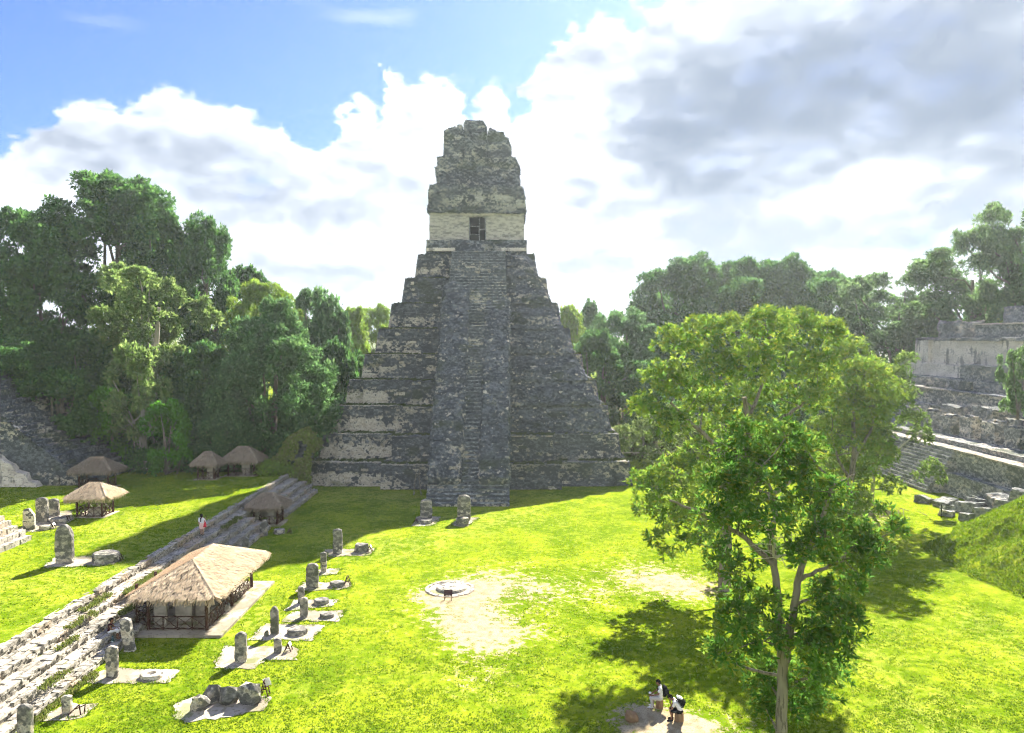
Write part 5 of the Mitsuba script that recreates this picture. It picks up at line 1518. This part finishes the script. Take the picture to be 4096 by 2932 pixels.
PROTO = {}
ICON = {'broad': 'forest_tree', 'spire': 'spire_tree', 'glossy': 'glossy_tree', 'pale': 'pale_tree', 'yellow': 'yellow_green_tree', 'fresh': 'young_tree', 'airy': 'airy_tree'}
TREE_NOTES = [
    'giant emergent tree, the tallest crown over the left forest', 'tall dark tree at the far left edge of the picture', 'narrow spired tree right of the giant left crown', 'small dark crown peeping over the forest right of the spired tree', 'yellow-green crown on the slope of the left forest skyline',
    'feathery pale tree with bare whitish branches in the left forest', 'large glossy tree at the front of the forest nearest the pyramid', 'small pale drooping tree below the feathery pale tree', 'dark mid-height tree below the leftmost giant', 'dark tree under the mid-height one near the left edge',
    'dark tree in front of the feathery pale tree on its left', 'dark tree between the drooping pale tree and the large glossy one', 'bright fresh green young tree behind the shelters at the forest edge', 'bright green low tree left of the other fresh green one', 'shaded low tree above the dim thatched shelter',
    'glossy low tree hanging over the two forest shelters', 'glossy tree beside the pyramid behind the large glossy one', 'dark thin crown standing out on the skyline left of the pyramid', 'distant yellow-green crown left of the pyramid', 'farthest yellow-green crown against the pyramid\'s left edge',
    'dark tree close to the left flank of the pyramid', 'shaded tree above the vine-covered wall', 'broad tree behind the giant crown on its right', 'broad tree filling the skyline behind the glossy one', 'shaded tree deep behind the dim shelter',
    'tree in the gap right behind the pyramid\'s left base', 'dark shaded tree over the far-left stairway', 'dark tree behind the fresh green young tree', 'dark tree right of the two forest shelters', 'small distant crown touching the pyramid\'s left edge',
    'leftmost tall dark crown of the right-hand forest skyline', 'second dark crown on the right-hand forest skyline', 'third dark crown on the right-hand forest skyline', 'low dark crown between the dark and airy trees on the right', 'airy tree with sky gaps behind the palace end',
    'tall airy tree rising behind the palace', 'tallest airy tree at the right edge of the picture', 'pale yellow-green crown just right of the pyramid', 'distant low crown right of the pyramid', 'glossy rounded tree right of the pyramid in front of the dark crowns',
    'dark tree beside the right flank of the pyramid', 'shaded tree low beside the right pyramid flank', 'tree behind the left part of the big lawn tree', 'shaded tree right of the pyramid base behind the lawn tree', 'tree behind the middle of the big lawn tree',
    'tree behind the right part of the big lawn tree', 'tree between the big lawn tree and the palace', 'tree on the palace terrace behind its left end', 'tree on the palace terrace behind its upper storey', 'shaded tree low behind the big lawn tree, left',
    'shaded tree low behind the big lawn tree, middle', 'shaded tree low behind the big lawn tree, right', 'distant crown at the right edge of the pyramid base', 'airy tree growing on the palace terraces at the right edge', 'small bright bush growing on the palace roof',
    'dark tree overhanging the shaded stairway at the far left', 'dark tree overhanging the right end of the shaded stairway', 'low dark tree behind the dim thatched shelter, left of it']
VARIANTS = {}
tree_i = 0
for (kind, x, y, z0, rad, zb, zt) in TREES:
    hgt = zt - zb
    v = VARIANTS.get(kind, 0)
    VARIANTS[kind] = v + 1
    size = 3.6 if rad < 4.2 else (6.0 if rad < 7.2 else 10.0)
    nv = 3 if kind == 'broad' and size == 6.0 else (2 if kind in ('broad', 'airy') else 1)
    pk = (kind, v % nv, size)
    if pk not in PROTO:
        sd = 1200 + 37 * sum(map(ord, kind)) + v
        cm, tips, rr = tree_mesh(kind, sd, size, size * 1.67)
        wm = woody(tips, size * 2.3, size, size * 1.67, sd + 5, kind in ('pale', 'airy'))
        gname = f'group_{kind}_{len(PROTO)}'
        scene[gname] = {'type': 'shapegroup', 'crown': mikit.ply(cm.get(), 'leaf_mat', color=cm.col()),
                        'trunk': mikit.ply(wm.get(), 'pale_bark' if kind == 'pale' else 'bark_mat', smooth=60)}
        PROTO[pk] = gname
    s = 1.14 * rad / size
    sz_ = hgt / (size * 1.67)
    key = numbered(ICON[kind])
    rot = float(R(tree_i).uniform(0, 360))
    # the crown is stretched to its height; the trunk reaches well into the ground
    scene[key] = {'type': 'instance', 'to_world': T().translate([x, y, zb]).rotate([0, 0, 1], rot).scale([s, s, sz_]), 'group': {'type': 'ref', 'id': PROTO[pk]}}
    need = (zb - z0) / sz_
    tag(key, TREE_NOTES[tree_i], 'bush' if tree_i == 54 else 'tree')
    if need > size * 2.2:
        b = MB().tube([(x, y, z0 - .2), (x + .2, y, (z0 + zb) / 2), (x, y, zb - size * 2.1 * sz_)], [.5 * s + .1, .42 * s + .1, .4 * s + .1], 8)
        scene[key + '__lower_trunk'] = mikit.ply(b.get(), 'bark_mat', smooth=60)
    tree_i += 1


def lawn_tree(name, label, base, clumps, trunk, forks, lsize, per, tones, seed, bark, rose=8, r0=.42, tipcol=None, dead=None, shrink=1.0):
    """A tree of named places: trunk a polyline, forks more polylines with radii, clumps of leaf rosettes at their ends."""
    rg = R(seed)
    k = thing(name, label, 'tree')
    nodes, nrad = [], []
    b = MB()
    for pts, ra, rb in [(trunk, r0, r0 * .35)] + forks:
        pts = np.array(pts, float)
        tt = np.linspace(0, 1, len(pts) * 5)
        q = np.stack([np.interp(tt, np.linspace(0, 1, len(pts)), pts[:, i]) for i in range(3)], -1)
        ker = np.array([.25, .5, .25])
        for _ in range(2):
            q[1:-1] = q[:-2] * .25 + q[1:-1] * .5 + q[2:] * .25
        q[1:-1] += rg.normal(0, .025, q[1:-1].shape)
        rr = ra + (rb - ra) * tt
        b.tube(q, rr, 9)
        nodes += list(q[2:])
        nrad += list(rr[2:])
    put('trunk', b, bark, k, smooth=60)
    br = MB()
    V, C = [], []
    cl_ = [list(c) for c in clumps]
    cl_.sort(key=lambda c: np.min(np.linalg.norm(np.array(nodes) - c[:3], axis=1)))
    for (cx, cy, cz, cr) in cl_:
        cz = max(cz, cr * .8)
        cr = cr * shrink
        c = np.array([cx, cy, cz])
        N_ = np.array(nodes)
        cost = np.linalg.norm(N_ - c, axis=1) + 1.2 * np.clip(N_[:, 2] - cz + .3, 0, None)
        j = int(np.argmin(cost))
        s, rs_ = N_[j], min(nrad[j] * .6, .3 * r0)
        mid_ = (s + c) / 2 + rg.normal(0, .10, 3) * np.linalg.norm(c - s) + [0, 0, -.05]
        tt = np.linspace(0, 1, 6)[:, None]
        q = s * (1 - tt) ** 2 + mid_ * 2 * tt * (1 - tt) + c * tt ** 2
        rad_ = rs_ + (.022 - rs_) * tt[:, 0]
        br.tube(q, rad_, 6)
        nodes += list(q[2:])
        nrad += list(rad_[2:])
        # rosettes: leaves splayed round a shoot that points out and up
        n = int(per * cr * cr)
        d = rnd_dirs(n, rg, .45)
        u = rg.uniform(.25, 1, (n, 1)) ** .6
        wob = 1 + .7 * (meshkit.fbm((c + d * cr) * 1.3, 3, seed) - .5)
        P = c + d * u * cr * np.array([1, 1, .80]) * wob[:, None]
        ok = meshkit.fbm(P * 1.5, 3, seed + 3) > .40
        P, d = P[ok], d[ok]
        n = len(P)
        for j2 in rg.permutation(n)[:max(3, n // 9)]:
            br.tube([c + (P[j2] - c) * .1, (c + P[j2]) / 2 + rg.normal(0, .07, 3) * cr, P[j2]], [.018, .012, .006], 4)
        ax = nrm(d * .8 + np.array([0, 0, .55]))
        e1 = nrm(np.cross(ax, np.array([.3, .5, .8])))
        e2 = np.cross(ax, e1)
        tone = tint(tones, n, rg, .2)
        for q_ in range(rose):
            a = q_ * 2.4 + rg.uniform(0, 1, n)
            opn = rg.uniform(.55, 1.5, n)
            out = e1 * np.cos(a)[:, None] + e2 * np.sin(a)[:, None]
            D = ax * np.cos(opn)[:, None] + out * np.sin(opn)[:, None] + np.array([0, 0, -.12])
            Nn = nrm(ax * np.sin(opn)[:, None] - out * np.cos(opn)[:, None] + rg.normal(0, .2, (n, 3)))
            V.append(leaves(P + rg.normal(0, .02, (n, 3)), D, Nn, lsize, lsize * .34, rg))
            t_ = tone * rg.uniform(.8, 1.2, (n, 1))
            if tipcol is not None and q_ < 2:
                m = rg.random((n, 1)) < .35
                t_ = np.where(m, np.asarray(tipcol) * rg.uniform(.7, 1.2, (n, 1)), t_)
            C.append(t_)
    put('branches', br, bark, k, smooth=60)
    put('leaves', MB().many(np.concatenate(V), LEAF, np.concatenate(C)), 'leaf_mat', k, color=True)
    if dead:
        for pts in dead:
            dbr = MB()
            pts = np.array(pts, float)
            dbr.tube(pts, np.linspace(.05, .012, len(pts)), 5)
            for _ in range(14):
                i = rg.integers(1, len(pts))
                q0 = pts[i - 1] + (pts[i] - pts[i - 1]) * rg.random()
                q1 = q0 + rg.normal(0, .45, 3)
                dbr.tube([q0, (q0 + q1) / 2 + rg.normal(0, .08, 3), q1], [.02, .013, .005], 4)
            put('dead_branch', dbr, 'pale_bark', k)
    return k


x1, y1 = 9.62, 27.2
lawn_tree('broadleaf_tree', 'leafy dark green tree with a bare brown trunk at the bottom right', (x1, y1), TREE1,
          [(x1, y1, -.2), (x1 + .02, y1, 3.0), (x1 + .05, y1 + .05, 5.6), (x1 - .06, y1 + .1, 7.2), (x1 - .33, y1 + .1, 9.2), (x1 - .5, y1 + .1, 10.2)],
          [([(x1 + .10, y1 + .05, 5.4), (x1 + .26, y1 - .05, 6.4), (x1 + .45, y1 - .1, 8.0), (x1 + .68, y1 - .1, 9.2), (x1 + 1.3, y1 + .1, 10.3), (x1 + 1.9, y1 + .3, 12.0)], .17, .07),
           ([(x1 - .3, y1 + .1, 8.9), (x1 - 1.2, y1 + .3, 9.8), (x1 - 2.6, y1 + .3, 10.6), (x1 - 4.0, y1 + .2, 11.2)], .11, .04),
           ([(x1 - .4, y1 + .1, 9.6), (x1 - .4, y1 - .2, 11.2), (x1 - .8, y1 - .3, 12.6)], .12, .04),
           ([(x1 + .5, y1 - .1, 8.4), (x1 + 1.6, y1 - .3, 9.0), (x1 + 2.6, y1 - .2, 9.8)], .08, .03),
           ([(x1 - .0, y1 + .05, 6.6), (x1 - .9, y1 - .3, 7.4), (x1 - 1.9, y1 - .8, 7.7)], .06, .02)],
          .26, 150, [(.060, .160, .022), (.085, .200, .028), (.115, .230, .033), (.17, .26, .037)], 1501, 'bark_mat', rose=8, r0=.24, tipcol=(.26, .28, .035),
          dead=[[(x1 - .5, y1 - .5, 9.4), (x1 - .7, y1 - 1.0, 10.0), (x1 - 1.2, y1 - 1.4, 10.8), (x1 - .8, y1 - 1.5, 11.0)], [(x1 - .4, y1 - .4, 9.3), (x1 - .1, y1 - 1.2, 9.7), (x1 - .6, y1 - 1.5, 10.4)]])
x2, y2 = MISC['tree2'][:2]
lawn_tree('spreading_tree', 'big spreading yellow-green lawn tree casting the large shadow on the grass', (x2, y2), TREE2,
          [(x2, y2, -.2), (x2 + .05, y2, 2.4), (x2 + .1, y2 + .1, 5.0), (x2 + .6, y2 + .2, 7.2), (x2 + 1.4, y2 + .3, 9.4), (x2 + 1.7, y2 + .4, 11.0), (x2 + 1.3, y2 + .3, 13.0)],
          [([(x2 + .2, y2, 5.2), (x2 + 2.6, y2 + .4, 6.0), (x2 + 5.2, y2 + .8, 7.6), (x2 + 6.0, y2 + .9, 9.8)], .26, .10),
           ([(x2 + .9, y2 + .2, 8.0), (x2 - .6, y2 + .3, 9.8), (x2 - 2.4, y2 + .6, 11.4), (x2 - 3.6, y2 + .6, 12.6)], .20, .07),
           ([(x2 + 1.5, y2 + .3, 9.8), (x2 + 3.8, y2 + .8, 11.4), (x2 + 6.6, y2 + 1.6, 13.0)], .2, .07),
           ([(x2 + 1.6, y2 + .4, 11.5), (x2 + 2.8, y2 + 1.0, 14.0), (x2 + 3.4, y2 + 1.0, 16.2)], .14, .05),
           ([(x2 + 2.6, y2 + .4, 6.0), (x2 + 6.0, y2 - .6, 6.8), (x2 + 8.2, y2 - 1.0, 8.0)], .14, .06)],
          .40, 58, [(.150, .275, .034), (.210, .325, .042), (.280, .370, .050), (.10, .20, .032)], 1503, 'bark_mat', rose=8, r0=.45, tipcol=(.32, .34, .04), shrink=.86)
c5 = np.mean([c[:2] for c in TREE5], 0)
lawn_tree('shade_tree', 'yellow-green tree between the big lawn tree and the palace', c5, TREE5, [(c5[0] - .5, c5[1], -.2), (c5[0] - .2, c5[1], 3.0), (c5[0] + .3, c5[1] + .2, 6.5), (c5[0], c5[1], 9.5), (c5[0] + .4, c5[1], 12.5)],
          [([(c5[0] - .1, c5[1], 4.0), (c5[0] - 1.4, c5[1] - .4, 6.0), (c5[0] - 2.2, c5[1] - .6, 8.5)], .16, .06), ([(c5[0] + .2, c5[1], 6.0), (c5[0] + 1.8, c5[1] + .4, 8.5), (c5[0] + 2.6, c5[1] + .5, 11.0)], .16, .06)],
          .44, 60, [(.160, .280, .036), (.215, .330, .044), (.270, .355, .050)], 1509, 'bark_mat', rose=8, r0=.34, tipcol=(.32, .34, .04))
c3 = np.mean([c[:2] for c in TREE3], 0) - [3.2, 0]
lawn_tree('slender_tree', 'light feathery tree in front of the palace stairs', c3, TREE3, [(c3[0], c3[1], -.2), (c3[0] + .2, c3[1], 4), (c3[0] - .2, c3[1], 8), (c3[0] + .3, c3[1], 10.5)], [([(c3[0] + .1, c3[1], 4.0), (c3[0] + 2.6, c3[1] + .5, 6.0), (c3[0] + 5.0, c3[1] + .8, 8.0)], .12, .05)],
          .46, 48, [(.150, .235, .050), (.200, .270, .060), (.11, .18, .04)], 1505, 'pale_bark', rose=7, r0=.2)
c4 = np.mean([c[:2] for c in TREE4], 0)
lawn_tree('low_tree', 'low pale-leaved tree reaching towards the pyramid from the right', c4, TREE4, [(c4[0] + 1.5, c4[1], -.2), (c4[0] + 1.0, c4[1], 2.0), (c4[0], c4[1], 3.6), (c4[0] + .4, c4[1], 5.4)], [([(c4[0] + .8, c4[1], 2.4), (c4[0] - 2.0, c4[1] - .6, 2.6), (c4[0] - 5.0, c4[1] - 1.0, 2.6)], .12, .05)],
          .55, 34, [(.150, .215, .055), (.195, .250, .075), (.11, .165, .045)], 1507, 'pale_bark', rose=7, r0=.30)

# fallen branches by the right-hand trees
rg = R(1511)
b = MB()
for _ in range(90):
    x, y = rg.normal(34.5, 1.6), rg.normal(73.5, 1.0)
    a = rg.uniform(0, np.pi)
    l = rg.uniform(.5, 2.4)
    p0 = np.array([x, y, rg.uniform(.02, .35)])
    b.tube([p0, p0 + [math.cos(a) * l / 2, math.sin(a) * l / 2, rg.uniform(0, .35)], p0 + [math.cos(a) * l, math.sin(a) * l, rg.uniform(0, .1)]], [.035, .025, .01], 4)
one('brush_pile', b, 'bark_mat', 'pile of fallen brown branches on the grass near the palace stairs', 'brush pile')


def shrub(label, x, y, z, rx, h, n, tones, seed, size=.30):
    rg = R(seed)
    k = thing('shrub', label, 'shrub')
    b = MB()
    for _ in range(9):
        a = rg.uniform(0, 2 * np.pi)
        e = np.array([x + math.cos(a) * rx * .7, y + math.sin(a) * rx * .5, z + h * rg.uniform(.5, .9)])
        b.tube([(x, y, z - .1), (np.array([x, y, z]) + e) / 2 + rg.normal(0, .1, 3), e], [.04, .025, .01], 5)
    put('stems', b, 'bark_mat', k)
    d = rnd_dirs(n, rg, .4)
    P = np.array([x, y, z + h * .45]) + d * (rg.uniform(.3, 1, (n, 1)) ** .5) * np.array([rx, rx * .8, h * .58]) * (1 + .8 * (meshkit.fbm(d * 3, 3, seed)[:, None] - .5))
    P[:, 2] = np.maximum(P[:, 2], z + .03)
    put('foliage', MB().many(leaves(P, rnd_dirs(n, rg), nrm(d + [0, 0, .8]), size, size * .5, rg), LEAF, tint(tones, n, rg)), 'leaf_mat', k, color=True)


shrub('sunlit yellow-green shrub right of the forest shelters', -26.6, 84.3, TZ, 1.7, 1.6, 1500, TONES['yellow'], 1601)
shrub('sunlit shrub at the end of the stairs beside the vine-covered wall', -25.2, 85.6, 1.5, 1.5, 1.5, 1300, TONES['yellow'], 1603)
shrub('dark shrub behind the forest shelters', -31.0, 87.5, TZ, 2.6, 2.6, 1800, TONES['broad'], 1605, .36)
shrub('dark shrub at the left of the forest shelters', -36.5, 87.0, TZ, 2.8, 3.0, 1900, TONES['broad'], 1607, .36)
shrub('shaded shrub between the dim shelter and the dark stairway', -41.0, 86.0, TZ, 2.6, 2.8, 1800, TONES['broad'], 1609, .36)
shrub('dark undergrowth shrub above the shaded stairway', -46.5, 90.0, 3.5, 3.4, 4.0, 2200, TONES['broad'], 1611, .40)
shrub('dark undergrowth shrub at the left end of the forest edge', -52.5, 92.5, 7.0, 3.8, 4.5, 2400, TONES['broad'], 1613, .40)

# vine-covered ruined wall between the stairs and the pyramid
VW = thing('vine_covered_wall', 'ruined rubble wall hung with yellow-green vines left of the pyramid', 'wall')
wl = trimesh.creation.extrude_polygon(Polygon([(-27.4, -.2), (-22.9, -.2), (-23.0, 2.6), (-22.6, 5.2), (-23.4, 6.3), (-25.0, 5.4), (-26.2, 3.4), (-27.4, 2.6)]), 2.6)
wl.apply_transform(np.array([[1, 0, 0, 0], [0, 0, -1, 88.6], [0, 1, 0, 0], [0, 0, 0, 1.0]]))
put('rubble', rough(wl, .4, .22, 1.0, 1621), 'rubble_stone', VW)
rg = R(1623)
for i in range(46):
    xx, zz_ = rg.uniform(-27, -23.2), rg.uniform(0.0, 1.9)
    put('stone_block', (jbox((xx, 85.7, zz_), (xx + rg.uniform(.35, .7), 86.3, zz_ + rg.uniform(.2, .34)), rg, .04), BOXF), 'step_stone', VW)
n = 9000
xs = rg.uniform(-27.2, -22.4, n)
zs_ = rg.uniform(0, 1, n) ** .8 * np.interp(xs, [-27.2, -26.2, -25, -23.4, -22.4], [2.9, 3.7, 5.6, 6.6, 5.6])
keep = (meshkit.fbm(np.stack([xs * .9, zs_ * .5, xs * 0], -1), 3, 5) > .28) & (zs_ > .4 + .9 * meshkit.noise(np.stack([xs * 1.4, xs * 0, xs * 0], -1), 3))
P = np.stack([xs, 85.6 + rg.uniform(-.3, .2, n), zs_], -1)[keep]
n2_ = 5200
zr = rg.uniform(.6, 1.0, n2_) ** .7 * 6.2
side_ = np.stack([np.interp(zr, [0, 2.6, 5.2, 6.3], [-22.9, -23.0, -22.6, -23.4]) + rg.uniform(-.1, .75, n2_), rg.uniform(85.5, 88.9, n2_), zr], -1)
xt = rg.uniform(-27.4, -22.6, n2_)
top_ = np.stack([xt, rg.uniform(85.5, 88.8, n2_), np.interp(xt, [-27.4, -26.2, -25.0, -23.4, -22.6], [2.6, 3.4, 5.4, 6.3, 5.4]) + rg.uniform(-.1, .6, n2_)], -1)
P = np.vstack([P, side_[meshkit.fbm(side_ * .8, 3, 6) > .42], top_[meshkit.fbm(top_ * .8, 3, 7) > .36]])
m = len(P)
put('vines', MB().many(leaves(P, nrm(rnd_dirs(m, rg) * .7 + [0, -.2, -.8]), nrm(rnd_dirs(m, rg) * .5 + [0, -.8, .5]), .30, .18, rg), LEAF, tint([(.22, .29, .05), (.28, .32, .09), (.28, .26, .13), (.15, .23, .04)], m, rg)), 'leaf_mat', VW, color=True)

# weeds on the stairs
rg = R(1631)
pts = []
for (x, y0, y1, z, n) in [(-23.2, 46.0, 50.5, 1.52, 420), (-24.2, 43.0, 46, 1.52, 90), (-22.3, 43.6, 46, 1.14, 110), (-23.0, 38.5, 40.5, 1.14, 50), (-21.6, 35.0, 37, .76, 50), (-23.5, 40.5, 43, 1.52, 60), (-21.1, 33, 38.5, .0, 160), (-23.4, 62, 66, 1.52, 120)]:
    pts.append(np.stack([rg.normal(x, .16, n), rg.uniform(y0, y1, n), np.full(n, z)], -1))
P = np.vstack(pts)
P = np.repeat(P, 7, 0) + rg.normal(0, .05, (len(P) * 7, 3)) * [1, 1, 0]
m = len(P)
tag(put('weeds', MB().many(leaves(P, nrm(rnd_dirs(m, rg) * .6 + [0, 0, .9]), rnd_dirs(m, rg), .22, .05, rg), LEAF, tint([(.09, .14, .02), (.14, .17, .04), (.18, .18, .06)], m, rg)), 'leaf_mat', color=True), 'yellow-green weeds sprouting between the stones of the long stairs', 'weeds', kind='stuff')

# ---------------------------------------------------------------- grass blades on the lawn
rg = R(1701)


def blades(x, y, z, h, n_per, tones):
    P = np.stack([x, y, z], -1)
    P = np.repeat(P, n_per, 0) + np.c_[rg.normal(0, .045, (len(P) * n_per, 2)), np.zeros(len(P) * n_per)]
    m = len(P)
    D = nrm(rnd_dirs(m, rg) * .75 + [0, 0, .8])
    S = nrm(np.cross(D, rnd_dirs(m, rg)))
    hh = (h * rg.uniform(.5, 1.4, (m, 1)))
    w = .022 * rg.uniform(.7, 1.5, (m, 1))
    return np.stack([P - S * w, P + S * w, P + D * hh], 1), tint(tones, m, rg, .25)


GT = [(.090, .180, .007), (.150, .240, .010), (.215, .275, .018), (.065, .13, .007)]
N0 = 150000
yy = 1 / rg.uniform(1 / 78.0, 1 / 26.0, N0)
xx = rg.uniform(-.70, .70, N0) * yy
ok = (xx > -21.2) & (xx < np.interp(yy, [26, 45, 60, 70], [31, 31, 32, 36]))
pat = meshkit.fbm(np.stack([xx * .9, yy * .9, xx * 0], -1), 4, 9)
ok &= (bare_np(xx, yy) < .55 + .25 * rg.random(N0)) & (rg.random(N0) < np.clip((pat - .30) * 3.2, .12, 1))
ok &= ~((yy > 77) & (np.abs(xx + 4.5) < 4.5))
from shapely import contains_xy
for i, poly in enumerate(PADS):
    if i not in (10, 11):
        ok &= ~contains_xy(Polygon(poly).buffer(-.10), xx + rg.normal(0, .06, N0), yy)
ok &= ~((xx > -22.3) & (xx < -16.35) & (yy > 43.1) & (yy < 53.1))
ok &= np.hypot(xx + 4.1, yy - 51.8) > 1.8
v1, c1 = blades(xx[ok], yy[ok], xx[ok] * 0, .065, 3, GT)
mx_, my_ = rg.uniform(29, 54, 60000), rg.uniform(42, 73, 60000)
mz_ = mound_z(mx_, my_)
o2 = (mz_ > .02) & (mx_ < my_ * .70)
v2, c2 = blades(mx_[o2], my_[o2], mz_[o2], .20, 3, GT)
ux, uy = rg.uniform(-60, EDGE - .1, 30000), rg.uniform(40, 86, 30000)
o3 = (ux > -.70 * uy) & ~((ux < -35.5) & (uy < 57.6)) & ~((ux < -43.3) & (uy > 77.5))
for i in (10, 11):
    o3 &= ~contains_xy(Polygon(PADS[i]).buffer(.05), ux, uy)
for (a, b_, c_, d_) in [(-44, -40.0, 76.5, 78.7), (-37, -34.1, 64.2, 66.8), (-33.9, -30.9, 81.4, 84), (-31.4, -27.8, 83.6, 86.2)]:
    o3 &= ~((ux > a) & (ux < b_) & (uy > c_) & (uy < d_))
v3, c3_ = blades(ux[o3], uy[o3], ux[o3] * 0 + TZ, .07, 3, GT)
# tufts that lean over the rims of the pads
bx, by, bz = [], [], []
for i, poly in enumerate(PADS):
    rim = Polygon(poly).buffer(.06).exterior
    n = int(rim.length * 34)
    q = np.array([rim.interpolate(t_).coords[0] for t_ in rg.uniform(0, rim.length, n)]) + rg.normal(0, .10, (n, 2))
    keep = meshkit.noise(np.c_[q * 1.6, np.zeros(n)], 5) > .34
    bx.append(q[keep, 0]); by.append(q[keep, 1]); bz.append(np.full(keep.sum(), TZ if i in (10, 11) else 0.0))
v4, c4_ = blades(np.concatenate(bx), np.concatenate(by), np.concatenate(bz), .11, 3, GT)
vv, cc = np.concatenate([v1, v2, v3, v4]), np.concatenate([c1, c2, c3_, c4_])
tag(put('grass', MB().many(vv, np.array([[0, 1, 2]]), cc), 'grass_mat', color=True), 'short bright green grass blades covering the lawns and the mound', 'grass', kind='stuff')

# ---------------------------------------------------------------- haze over the whole place
scene['haze'] = {'type': 'cube', 'to_world': T().translate([0, 200, 24]).scale([440, 340, 26]), 'bsdf': {'type': 'null'}, 'interior': {'type': 'ref', 'id': 'air'}}
labels['haze'] = {'label': 'thin pale haze in the humid air', 'category': 'haze', 'kind': 'stuff'}
